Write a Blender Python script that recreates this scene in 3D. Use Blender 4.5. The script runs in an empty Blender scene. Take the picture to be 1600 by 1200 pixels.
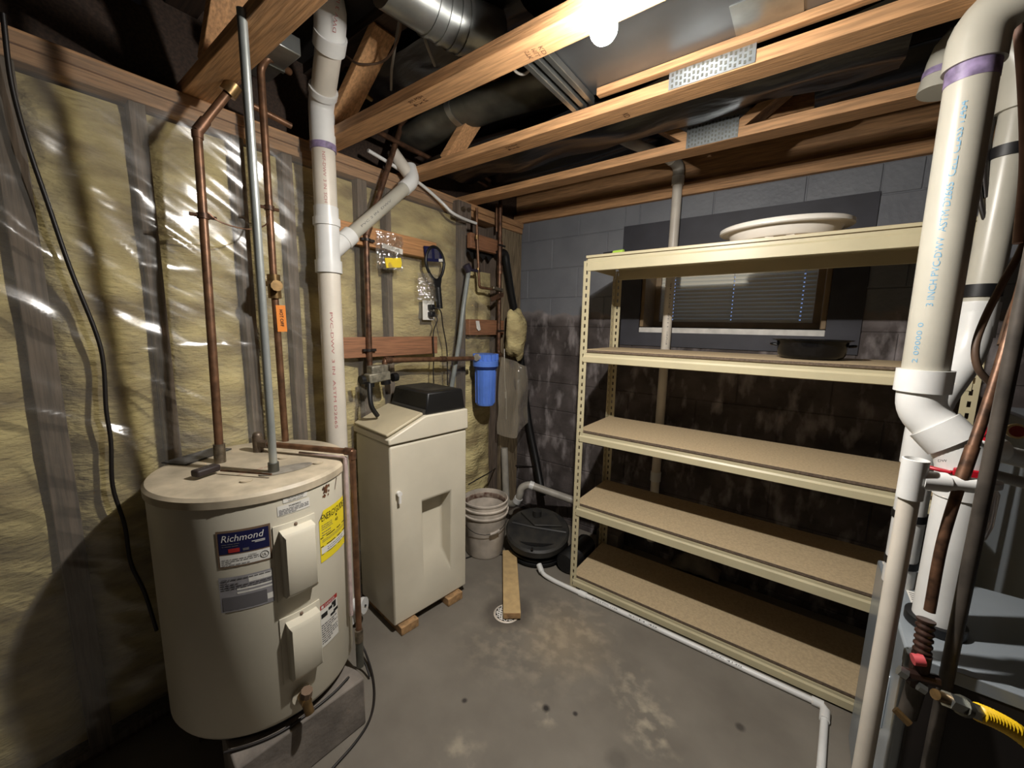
import bpy, math, random
from mathutils import Vector, Matrix, noise
PI = math.pi
random.seed(7)
SC = bpy.context.scene
COL = SC.collection

# ------------------------------------------------------------ camera, world, exposure
cam = bpy.data.cameras.new('camera')
cam.sensor_width = 36.0
cam.lens = 612.0 / 1600.0 * 36.0
cam.clip_start = 0.02
co = bpy.data.objects.new('camera', cam)
COL.objects.link(co)
RT = Vector((0.800989, 0.598369, 0.019273)); UP = Vector((-0.101689, 0.104257, 0.989338)); FW = UP.cross(RT)
mw = Matrix(((RT.x, UP.x, -FW.x, 0.0), (RT.y, UP.y, -FW.y, 0.0), (RT.z, UP.z, -FW.z, 1.455), (0, 0, 0, 1)))
co.matrix_world = mw
SC.camera = co
SC.view_settings.view_transform = 'Standard'
SC.view_settings.look = 'None'
SC.view_settings.gamma = 1.0
SC.view_settings.use_curve_mapping = False
SC.view_settings.exposure = 2.88
W = bpy.data.worlds.new('evening_sky'); SC.world = W
W.use_nodes = True
W.node_tree.nodes['Background'].inputs[0].default_value = (0.35, 0.5, 0.9, 1)
W.node_tree.nodes['Background'].inputs[1].default_value = 0.12

# ------------------------------------------------------------ dimensions (metres)
XW, YW, ZC = -1.756, 2.466, 2.206          # left stud wall face, window wall face, underside of the trusses
XR, YN, ZD = 2.2, -1.6, 2.545            # far side and near side of the cellar, underside of the floor deck

# ------------------------------------------------------------ materials
MATS = {}
def srgb(c):
    return tuple(((v / 12.92) if v <= 0.04045 else ((v + 0.055) / 1.055) ** 2.4) for v in c)
def mat(name, c, rough=0.6, metal=0.0, var=0.0, scale=8.0, stretch=(1, 1, 1), bump=0.0, bscale=None, c2=None, spec=0.5, trans=0.0, alpha=1.0, detail=4.0):
    """plain principled material with a noise-driven colour variation and bump; colours are sRGB"""
    if name in MATS: return MATS[name]
    m = bpy.data.materials.new(name); m.use_nodes = True
    nt = m.node_tree; b = nt.nodes['Principled BSDF']
    col = srgb(c) + (1,)
    b.inputs['Base Color'].default_value = col
    b.inputs['Roughness'].default_value = rough
    b.inputs['Metallic'].default_value = metal
    b.inputs['Specular IOR Level'].default_value = spec
    if trans: b.inputs['Transmission Weight'].default_value = trans
    if alpha < 1: b.inputs['Alpha'].default_value = alpha
    if var or bump or c2:
        tc = nt.nodes.new('ShaderNodeTexCoord'); mp = nt.nodes.new('ShaderNodeMapping')
        mp.inputs['Scale'].default_value = stretch
        nt.links.new(tc.outputs['Object'], mp.inputs[0])
        n = nt.nodes.new('ShaderNodeTexNoise'); n.inputs['Scale'].default_value = scale; n.inputs['Detail'].default_value = detail
        nt.links.new(mp.outputs[0], n.inputs['Vector'])
        rp = nt.nodes.new('ShaderNodeValToRGB')
        d = c2 if c2 else tuple(max(0, v * (1 - var)) for v in c)
        u = c if c2 else tuple(min(1, v * (1 + var * 0.5)) for v in c)
        rp.color_ramp.elements[0].position = 0.33; rp.color_ramp.elements[1].position = 0.66
        rp.color_ramp.elements[0].color = srgb(d) + (1,); rp.color_ramp.elements[1].color = srgb(u) + (1,)
        nt.links.new(n.outputs['Fac'], rp.inputs[0])
        if var or c2: nt.links.new(rp.outputs[0], b.inputs['Base Color'])
        if bump:
            nn = n
            if bscale:
                nn = nt.nodes.new('ShaderNodeTexNoise'); nn.inputs['Scale'].default_value = bscale; nn.inputs['Detail'].default_value = 4
                nt.links.new(mp.outputs[0], nn.inputs['Vector'])
            bp = nt.nodes.new('ShaderNodeBump'); bp.inputs['Strength'].default_value = bump; bp.inputs['Distance'].default_value = 0.01
            nt.links.new(nn.outputs['Fac'], bp.inputs['Height']); nt.links.new(bp.outputs[0], b.inputs['Normal'])
    MATS[name] = m
    return m
def emit(name, c, s):
    m = bpy.data.materials.new(name); m.use_nodes = True; nt = m.node_tree; nt.nodes.clear()
    e = nt.nodes.new('ShaderNodeEmission'); e.inputs[0].default_value = tuple(c) + (1,); e.inputs[1].default_value = s
    o = nt.nodes.new('ShaderNodeOutputMaterial'); nt.links.new(e.outputs[0], o.inputs[0])
    MATS[name] = m; return m

WOODX = mat('fir lumber x', (0.73, 0.555, 0.385), 0.65, var=0.16, scale=14, stretch=(0.6, 9, 9), bump=0.15)
WOODY = mat('fir lumber y', (0.68, 0.52, 0.37), 0.65, var=0.16, scale=14, stretch=(9, 0.6, 9), bump=0.15)
WOODZ = mat('fir lumber z', (0.68, 0.51, 0.35), 0.65, var=0.2, scale=14, stretch=(9, 9, 0.6), bump=0.15)
BOARD = mat('red brown board', (0.57, 0.40, 0.29), 0.6, var=0.16, scale=16, stretch=(9, 0.5, 9), bump=0.1)
BOARDL = mat('light orange board', (0.70, 0.51, 0.335), 0.6, var=0.14, scale=16, stretch=(9, 0.5, 9), bump=0.1)
OLDWOOD = mat('old grey wood', (0.50, 0.44, 0.35), 0.8, var=0.3, scale=20, stretch=(8, 8, 0.5), bump=0.2)
GREYSTUD = mat('weathered stud', (0.40, 0.35, 0.31), 0.8, var=0.25, scale=14, stretch=(8, 8, 0.5), bump=0.2)
PLANK = mat('floor plank wood', (0.74, 0.63, 0.45), 0.7, var=0.08, scale=22)
ENDGRAIN = mat('block wood', (0.66, 0.52, 0.36), 0.7, var=0.2, scale=40)
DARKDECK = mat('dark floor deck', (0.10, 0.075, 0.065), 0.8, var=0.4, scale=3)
SHADEWOOD = mat('shaded overhead wood', (0.22, 0.16, 0.12), 0.8, var=0.3, scale=12, stretch=(0.6, 9, 9))  # upper truss framing: the shade overhead is put into this darker wood colour
PVC = mat('white pvc', (0.84, 0.81, 0.76), 0.38, var=0.06, scale=6)
PVCW = mat('bright pvc fitting', (0.86, 0.86, 0.85), 0.35, var=0.04, scale=9)
PVCG = mat('grey white pvc', (0.66, 0.64, 0.60), 0.45, var=0.12, scale=9)
PVCY = mat('cream pvc', (0.695, 0.68, 0.63), 0.35, var=0.05, scale=6)
PURPLE = mat('purple primer', (0.55, 0.49, 0.62), 0.4, var=0.3, scale=30)
COPPER = mat('aged copper', (0.52, 0.38, 0.28), 0.42, 0.5, scale=30, c2=(0.36, 0.26, 0.19))
COPPERD = mat('dark copper', (0.40, 0.29, 0.22), 0.45, 0.55, var=0.4, scale=30)
SOLDER = mat('solder grey', (0.50, 0.46, 0.40), 0.4, 0.8, var=0.3, scale=50)
GALV = mat('galvanised steel', (0.62, 0.63, 0.62), 0.34, 0.9, var=0.14, scale=9)
GALVD = mat('dusty galvanised', (0.42, 0.42, 0.39), 0.5, 0.75, var=0.3, scale=7, bump=0.1)
SHEETM = mat('grey sheet metal', (0.44, 0.45, 0.46), 0.36, 0.7, var=0.14, scale=3, bump=0.05)
CONDUIT = mat('steel conduit', (0.70, 0.72, 0.71), 0.35, 0.6, var=0.1, scale=10)
BLACKIRON = mat('dull dark pipe', (0.30, 0.275, 0.25), 0.5, 0.2, var=0.25, scale=14)
BLACKP = mat('black plastic', (0.075, 0.075, 0.08), 0.42, var=0.25, scale=9)
BLACKR = mat('black rubber', (0.045, 0.045, 0.055), 0.5)
DUSTYBLACK = mat('dusty black plastic', (0.12, 0.12, 0.12), 0.55, c2=(0.2, 0.19, 0.17), scale=14)
CABLE = mat('dark cable', (0.10, 0.08, 0.07), 0.5)
CABLEB = mat('brown cable', (0.34, 0.26, 0.20), 0.55, var=0.15, scale=12)
CABLEG = mat('grey cable', (0.55, 0.53, 0.50), 0.5)
HEATER = mat('water heater enamel', (0.80, 0.775, 0.705), 0.38, var=0.03, scale=4)
HEATERTOP = mat('dusty heater top', (0.72, 0.67, 0.58), 0.5, var=0.14, scale=12)
RUST = mat('rust', (0.36, 0.22, 0.12), 0.85, var=0.4, scale=60)
ALMOND = mat('almond plastic', (0.82, 0.79, 0.715), 0.42, var=0.03, scale=5)
ALMONDL = mat('almond lid', (0.74, 0.695, 0.585), 0.45, var=0.06, scale=9)
WHITEP = mat('white plastic', (0.90, 0.89, 0.87), 0.35)
WHITEDIRTY = mat('dirty white plastic', (0.78, 0.74, 0.69), 0.45, var=0.2, scale=7)
DIRT = mat('dried crust', (0.70, 0.64, 0.58), 0.9, c2=(0.40, 0.27, 0.22), scale=30)
BLUE = mat('blue housing', (0.37, 0.53, 0.89), 0.32, var=0.06, scale=12)
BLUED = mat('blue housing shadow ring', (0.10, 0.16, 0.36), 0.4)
STEELCREAM = mat('beige shelf steel', (0.76, 0.72, 0.59), 0.4, var=0.04, scale=6)
PARTICLE = mat('particle board', (0.71, 0.63, 0.50), 0.75, var=0.07, scale=110, bump=0.04)
PARTEDGE_SHADED = mat('particle board edge with gap shade', (0.40, 0.34, 0.28), 0.85, var=0.2, scale=120)  # board edge, darkened: shade of the gap above the beam put into its colour
NAVY = mat('navy print', (0.07, 0.08, 0.24), 0.45)
PAPER = mat('paper white', (0.83, 0.82, 0.79), 0.6)
SILVERP = mat('silver label', (0.54, 0.53, 0.54), 0.5, var=0.08, scale=30)
BROWNP = mat('brown label edge', (0.42, 0.34, 0.27), 0.6)
INK = mat('black ink', (0.07, 0.065, 0.06), 0.7)
INKG = mat('grey ink', (0.36, 0.35, 0.36), 0.7)
INKR = mat('red ink', (0.68, 0.40, 0.40), 0.7)
INKB = mat('blue ink', (0.42, 0.62, 0.74), 0.7)
INKW = mat('white ink', (0.82, 0.81, 0.80), 0.6)
INKBROWN = mat('lumber stamp ink', (0.33, 0.21, 0.13), 0.8)
YELLOW = mat('yellow sticker', (0.88, 0.80, 0.16), 0.5)
YELLOWP = mat('yellow paper', (0.90, 0.79, 0.18), 0.6)
REDL = mat('red print', (0.62, 0.16, 0.15), 0.5)
RED = mat('red plastic', (0.66, 0.08, 0.14), 0.35)
ORANGE = mat('orange tag', (0.86, 0.50, 0.14), 0.6)
YELLOWH = mat('yellow coated tube', (0.90, 0.74, 0.12), 0.4)
LIME = mat('lime plastic', (0.66, 0.80, 0.32), 0.4)
ENAMELB = mat('black enamel', (0.06, 0.06, 0.068), 0.22, var=0.4, scale=80, spec=0.25)
CREAMTUB = mat('white tub plastic', (0.88, 0.86, 0.82), 0.35)
FURN = mat('grey furnace paint', (0.57, 0.60, 0.625), 0.26, 0.25, var=0.04, scale=4)
FURND = mat('dark furnace front', (0.12, 0.095, 0.085), 0.6, var=0.3, scale=5)
DARKPAINT = mat('dark slate paint', (0.20, 0.20, 0.23), 0.6, var=0.12, scale=9, bump=0.1)
TANFRAME = mat('tan window frame', (0.50, 0.42, 0.31), 0.5, var=0.1, scale=9)
BLIND = mat('ivory blind', (0.80, 0.79, 0.73), 0.42)
SILL = mat('white sill paint', (0.80, 0.79, 0.77), 0.5, var=0.12, scale=14)
MORTAR = mat('mortar', (0.26, 0.23, 0.23), 0.95, var=0.25, scale=20)
CONCPAD = mat('concrete pad', (0.46, 0.43, 0.40), 0.85, var=0.18, scale=9, bump=0.2, bscale=60)
BLACKSHEET = mat('black plastic film', (0.075, 0.075, 0.105), 0.3, var=0.2, scale=4, bump=0.5, bscale=9, stretch=(0.5, 2, 1))
DARKWALL = mat('unlit cellar wall', (0.30, 0.27, 0.25), 0.9, var=0.2, scale=5)
OUTLETW = mat('outlet white', (0.88, 0.87, 0.84), 0.4)
BRASS = mat('dull brass', (0.52, 0.42, 0.28), 0.35, 0.8, var=0.2, scale=40)
GREYBODY = mat('grey cast valve', (0.52, 0.50, 0.44), 0.5, 0.4, var=0.25, scale=50)

def clear_plastic(name, tint=(1, 1, 1), gloss=0.16, rough=0.12, milk=0.06, bump=0.0, bscale=8, stretch=(1, 1, 1), rot=(0, 0, 0), dust=(0.75, 0.72, 0.65)):
    """clear film: mostly see-through, a little milky, glossy highlights on its wrinkles"""
    m = bpy.data.materials.new(name); m.use_nodes = True; nt = m.node_tree; nt.nodes.clear()
    o = nt.nodes.new('ShaderNodeOutputMaterial')
    t = nt.nodes.new('ShaderNodeBsdfTransparent'); t.inputs[0].default_value = tuple(tint) + (1,)
    g = nt.nodes.new('ShaderNodeBsdfGlossy'); g.inputs['Roughness'].default_value = rough; g.inputs['Color'].default_value = (1, 1, 1, 1)
    d = nt.nodes.new('ShaderNodeBsdfDiffuse'); d.inputs[0].default_value = tuple(dust) + (1,)
    m1 = nt.nodes.new('ShaderNodeMixShader'); m1.inputs[0].default_value = milk
    m2 = nt.nodes.new('ShaderNodeMixShader')
    lw = nt.nodes.new('ShaderNodeLayerWeight'); lw.inputs[0].default_value = 0.25
    mul = nt.nodes.new('ShaderNodeMath'); mul.operation = 'MULTIPLY_ADD'; mul.inputs[1].default_value = 0.5; mul.inputs[2].default_value = gloss
    nt.links.new(lw.outputs['Fresnel'], mul.inputs[0]); nt.links.new(mul.outputs[0], m2.inputs[0])
    nt.links.new(t.outputs[0], m1.inputs[1]); nt.links.new(d.outputs[0], m1.inputs[2])
    nt.links.new(m1.outputs[0], m2.inputs[1]); nt.links.new(g.outputs[0], m2.inputs[2])
    if bump:
        tc = nt.nodes.new('ShaderNodeTexCoord'); mp = nt.nodes.new('ShaderNodeMapping')
        mp0 = nt.nodes.new('ShaderNodeMapping'); mp0.inputs['Rotation'].default_value = rot; mp.inputs['Scale'].default_value = stretch
        n = nt.nodes.new('ShaderNodeTexNoise'); n.inputs['Scale'].default_value = bscale; n.inputs['Detail'].default_value = 3
        bp = nt.nodes.new('ShaderNodeBump'); bp.inputs['Strength'].default_value = bump; bp.inputs['Distance'].default_value = 0.03
        nt.links.new(tc.outputs['Object'], mp0.inputs[0]); nt.links.new(mp0.outputs[0], mp.inputs[0]); nt.links.new(mp.outputs[0], n.inputs['Vector'])
        nt.links.new(n.outputs['Fac'], bp.inputs['Height'])
        nt.links.new(bp.outputs[0], g.inputs['Normal'])
    nt.links.new(m2.outputs[0], o.inputs[0])
    MATS[name] = m; return m
FILM = clear_plastic('clear vapour barrier film', tint=(0.95, 0.94, 0.90), gloss=0.07, rough=0.2, milk=0.13, bump=0.75, bscale=1.7, stretch=(1, 0.7, 3.6), rot=(math.radians(29), 0, 0), dust=(0.50, 0.47, 0.42))
BAGFILM = clear_plastic('clear bag film', tint=(0.97, 0.97, 0.97), gloss=0.30, rough=0.10, milk=0.08, bump=1.0, bscale=22, stretch=(1, 1.5, 0.6))
SMOKED = clear_plastic('clear trap plastic', tint=(0.55, 0.52, 0.52), gloss=0.06, rough=0.06, milk=0.15)
DRAPE = clear_plastic('dusty loose film', tint=(0.9, 0.88, 0.82), gloss=0.05, rough=0.2, milk=0.45, bump=0.5, bscale=10, dust=(0.42, 0.37, 0.29))
GLASS = clear_plastic('window glass', tint=(0.9, 0.95, 1.0), gloss=0.03, rough=0.02, milk=0.0)

def fibre_material():
    m = bpy.data.materials.new('yellow fibreglass'); m.use_nodes = True; nt = m.node_tree; b = nt.nodes['Principled BSDF']
    g = nt.nodes.new('ShaderNodeNewGeometry')
    n = nt.nodes.new('ShaderNodeTexNoise'); n.inputs['Scale'].default_value = 5; n.inputs['Detail'].default_value = 7
    n2 = nt.nodes.new('ShaderNodeTexNoise'); n2.inputs['Scale'].default_value = 38; n2.inputs['Detail'].default_value = 5
    mp = nt.nodes.new('ShaderNodeMapping'); mp.inputs['Scale'].default_value = (1, 0.8, 2.2)
    nt.links.new(g.outputs['Position'], mp.inputs[0]); nt.links.new(mp.outputs[0], n.inputs['Vector']); nt.links.new(mp.outputs[0], n2.inputs['Vector'])
    r = nt.nodes.new('ShaderNodeValToRGB')
    r.color_ramp.elements[0].position = 0.34; r.color_ramp.elements[0].color = srgb((0.57, 0.51, 0.37)) + (1,)
    r.color_ramp.elements[1].position = 0.66; r.color_ramp.elements[1].color = srgb((0.88, 0.82, 0.60)) + (1,)
    nt.links.new(n.outputs['Fac'], r.inputs[0]); nt.links.new(r.outputs[0], b.inputs['Base Color'])
    b.inputs['Roughness'].default_value = 0.95
    bp = nt.nodes.new('ShaderNodeBump'); bp.inputs['Strength'].default_value = 0.8; bp.inputs['Distance'].default_value = 0.015
    nt.links.new(n2.outputs['Fac'], bp.inputs['Height']); nt.links.new(bp.outputs[0], b.inputs['Normal'])
    return m
FIBRE = fibre_material()

def wall_block_material():
    """concrete block: grey paint above a ragged line, bare dark block with white bloom below it"""
    m = bpy.data.materials.new('painted and bare block'); m.use_nodes = True; nt = m.node_tree; b = nt.nodes['Principled BSDF']
    g = nt.nodes.new('ShaderNodeNewGeometry'); sx = nt.nodes.new('ShaderNodeSeparateXYZ'); nt.links.new(g.outputs['Position'], sx.inputs[0])
    def nz(s, d=5, st=(1, 1, 1)):
        mp = nt.nodes.new('ShaderNodeMapping'); mp.inputs['Scale'].default_value = st
        nt.links.new(g.outputs['Position'], mp.inputs[0])
        n = nt.nodes.new('ShaderNodeTexNoise'); n.inputs['Scale'].default_value = s; n.inputs['Detail'].default_value = d
        nt.links.new(mp.outputs[0], n.inputs['Vector']); return n
    def ramp(src, stops):
        r = nt.nodes.new('ShaderNodeValToRGB')
        while len(r.color_ramp.elements) < len(stops): r.color_ramp.elements.new(0.5)
        for e, (p, c) in zip(r.color_ramp.elements, stops): e.position = p; e.color = tuple(c) + (1,)
        nt.links.new(src, r.inputs[0]); return r
    edge = nz(6, 5)
    a = nt.nodes.new('ShaderNodeMath'); a.operation = 'MULTIPLY_ADD'; a.inputs[1].default_value = 0.16
    nt.links.new(edge.outputs['Fac'], a.inputs[0]); nt.links.new(sx.outputs['Z'], a.inputs[2])
    lt = ramp(a.outputs[0], [(0.0, (0, 0, 0)), (1.0, (1, 1, 1))])
    gt = nt.nodes.new('ShaderNodeMapRange'); gt.inputs['From Min'].default_value = 1.625; gt.inputs['From Max'].default_value = 1.645
    nt.links.new(a.outputs[0], gt.inputs[0])
    paint = ramp(nz(5).outputs['Fac'], [(0.3, srgb((0.42, 0.43, 0.455))), (0.7, srgb((0.475, 0.485, 0.505)))])
    bare = ramp(nz(7, 6).outputs['Fac'], [(0.3, srgb((0.195, 0.17, 0.16))), (0.7, srgb((0.36, 0.33, 0.325)))])
    bloom = ramp(nz(11, 9, (1.2, 1, 0.5)).outputs['Fac'], [(0.52, (0, 0, 0)), (0.72, (1, 1, 1))])
    band = nt.nodes.new('ShaderNodeMapRange'); band.inputs['From Min'].default_value = 1.565; band.inputs['From Max'].default_value = 1.625
    nt.links.new(a.outputs[0], band.inputs[0])
    bm = nt.nodes.new('ShaderNodeMath'); bm.operation = 'MULTIPLY_ADD'; bm.inputs[1].default_value = 0.42
    nt.links.new(band.outputs[0], bm.inputs[0])
    bsc = nt.nodes.new('ShaderNodeMath'); bsc.operation = 'MULTIPLY'; bsc.inputs[1].default_value = 0.7
    nt.links.new(bloom.outputs[0], bsc.inputs[0]); nt.links.new(bsc.outputs[0], bm.inputs[2])
    mx0 = nt.nodes.new('ShaderNodeMix'); mx0.data_type = 'RGBA'
    nt.links.new(bm.outputs[0], mx0.inputs['Factor']); nt.links.new(bare.outputs[0], mx0.inputs['A']); mx0.inputs['B'].default_value = srgb((0.66, 0.63, 0.63)) + (1,)
    mx = nt.nodes.new('ShaderNodeMix'); mx.data_type = 'RGBA'
    nt.links.new(gt.outputs[0], mx.inputs['Factor']); nt.links.new(mx0.outputs['Result'], mx.inputs['A']); nt.links.new(paint.outputs[0], mx.inputs['B'])
    nt.links.new(mx.outputs['Result'], b.inputs['Base Color'])
    rr = nt.nodes.new('ShaderNodeMapRange'); rr.inputs['To Min'].default_value = 0.9; rr.inputs['To Max'].default_value = 0.55
    nt.links.new(gt.outputs[0], rr.inputs[0]); nt.links.new(rr.outputs[0], b.inputs['Roughness'])
    bp = nt.nodes.new('ShaderNodeBump'); bp.inputs['Strength'].default_value = 0.35; bp.inputs['Distance'].default_value = 0.008
    nt.links.new(nz(45, 5).outputs['Fac'], bp.inputs['Height']); nt.links.new(bp.outputs[0], b.inputs['Normal'])
    return m
BLOCK = wall_block_material()

def floor_material():
    """bare concrete with pale mineral stains round the drain and a few dark drips"""
    m = bpy.data.materials.new('stained concrete floor'); m.use_nodes = True; nt = m.node_tree; b = nt.nodes['Principled BSDF']
    g = nt.nodes.new('ShaderNodeNewGeometry')
    def nz(s, d=5):
        n = nt.nodes.new('ShaderNodeTexNoise'); n.inputs['Scale'].default_value = s; n.inputs['Detail'].default_value = d
        nt.links.new(g.outputs['Position'], n.inputs['Vector']); return n
    def ramp(src, stops):
        r = nt.nodes.new('ShaderNodeValToRGB')
        for e, (p, c) in zip(r.color_ramp.elements, stops): e.position = p; e.color = tuple(c) + (1,)
        nt.links.new(src, r.inputs[0]); return r
    def mixc(f, a, bb):
        x = nt.nodes.new('ShaderNodeMix'); x.data_type = 'RGBA'; nt.links.new(f, x.inputs['Factor'])
        nt.links.new(a, x.inputs['A'])
        if isinstance(bb, tuple): x.inputs['B'].default_value = bb + (1,)
        else: nt.links.new(bb, x.inputs['B'])
        return x.outputs['Result']
    def blob(c, r, soft, wob=0.5, ns=9):
        d = nt.nodes.new('ShaderNodeVectorMath'); d.operation = 'DISTANCE'; d.inputs[1].default_value = c
        nt.links.new(g.outputs['Position'], d.inputs[0])
        n = nz(ns, 6)
        a = nt.nodes.new('ShaderNodeMath'); a.operation = 'MULTIPLY_ADD'; a.inputs[1].default_value = -wob * r * 2; nt.links.new(n.outputs['Fac'], a.inputs[0])
        ad = nt.nodes.new('ShaderNodeMath'); ad.operation = 'ADD'; ad.inputs[1].default_value = wob * r
        nt.links.new(a.outputs[0], ad.inputs[0]); nt.links.new(d.outputs['Value'], a.inputs[2])
        mr = nt.nodes.new('ShaderNodeMapRange'); mr.inputs['From Min'].default_value = r + soft; mr.inputs['From Max'].default_value = max(0.0, r - soft)
        nt.links.new(ad.outputs[0], mr.inputs[0]); return mr.outputs[0]
    def mul(a, bb):
        x = nt.nodes.new('ShaderNodeMath'); x.operation = 'MULTIPLY'; nt.links.new(a, x.inputs[0])
        if isinstance(bb, float): x.inputs[1].default_value = bb
        else: nt.links.new(bb, x.inputs[1])
        return x.outputs[0]
    base = ramp(nz(3.5, 8).outputs['Fac'], [(0.3, srgb((0.395, 0.37, 0.335))), (0.7, srgb((0.475, 0.45, 0.41)))]).outputs[0]
    fine = ramp(nz(16, 9).outputs['Fac'], [(0.46, (0, 0, 0)), (0.66, (1, 1, 1))]).outputs[0]
    c = base
    for ctr, r, s, k in (((-0.80, 1.47, 0), 0.20, 0.14, 0.8), ((-1.0, 1.28, 0), 0.15, 0.12, 0.5), ((-0.78, 1.62, 0), 0.13, 0.10, 0.6), ((-1.25, 1.6, 0), 0.13, 0.1, 0.35)):
        c = mixc(mul(mul(blob(ctr, r, s), fine), k * 0.62), c, srgb((0.66, 0.61, 0.53)))
    c = mixc(mul(blob((-0.78, 1.50, 0), 0.15, 0.10), 0.35), c, srgb((0.60, 0.53, 0.42)))
    for ctr, r, k in (((-0.40, 1.41, 0), 0.09, 0.5), ((-0.31, 1.31, 0), 0.08, 0.6), ((-0.46, 1.50, 0), 0.05, 0.5), ((-0.65, 1.13, 0), 0.035, 0.8), ((-0.80, 0.83, 0), 0.06, 0.45), ((-0.72, 0.76, 0), 0.05, 0.4)):
        c = mixc(mul(mul(blob(ctr, r, 0.03, 0.9, 14), fine), k * 1.1), c, srgb((0.66, 0.62, 0.54)))
    for ctr, r, k in (((-0.66, 1.15, 0), 0.014, 1.0), ((-0.56, 1.2, 0), 0.009, 0.9), ((-0.93, 0.98, 0), 0.010, 0.9), ((-0.37, 1.14, 0), 0.035, 0.3), ((-0.42, 1.01, 0), 0.045, 0.3), ((-0.05, 1.53, 0), 0.015, 0.7)):
        c = mixc(mul(blob(ctr, r, r * 0.4, 0.3, 30), k), c, srgb((0.13, 0.11, 0.10)))
    c = mixc(mul(blob((-1.09, 1.46, 0), 0.12, 0.03, 0.2), 0.55), c, srgb((0.22, 0.19, 0.17)))
    nt.links.new(c, b.inputs['Base Color'])
    b.inputs['Roughness'].default_value = 0.78
    bp = nt.nodes.new('ShaderNodeBump'); bp.inputs['Strength'].default_value = 0.18; bp.inputs['Distance'].default_value = 0.01
    nt.links.new(nz(22, 8).outputs['Fac'], bp.inputs['Height']); nt.links.new(bp.outputs[0], b.inputs['Normal'])
    return m
FLOORM = floor_material()

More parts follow.
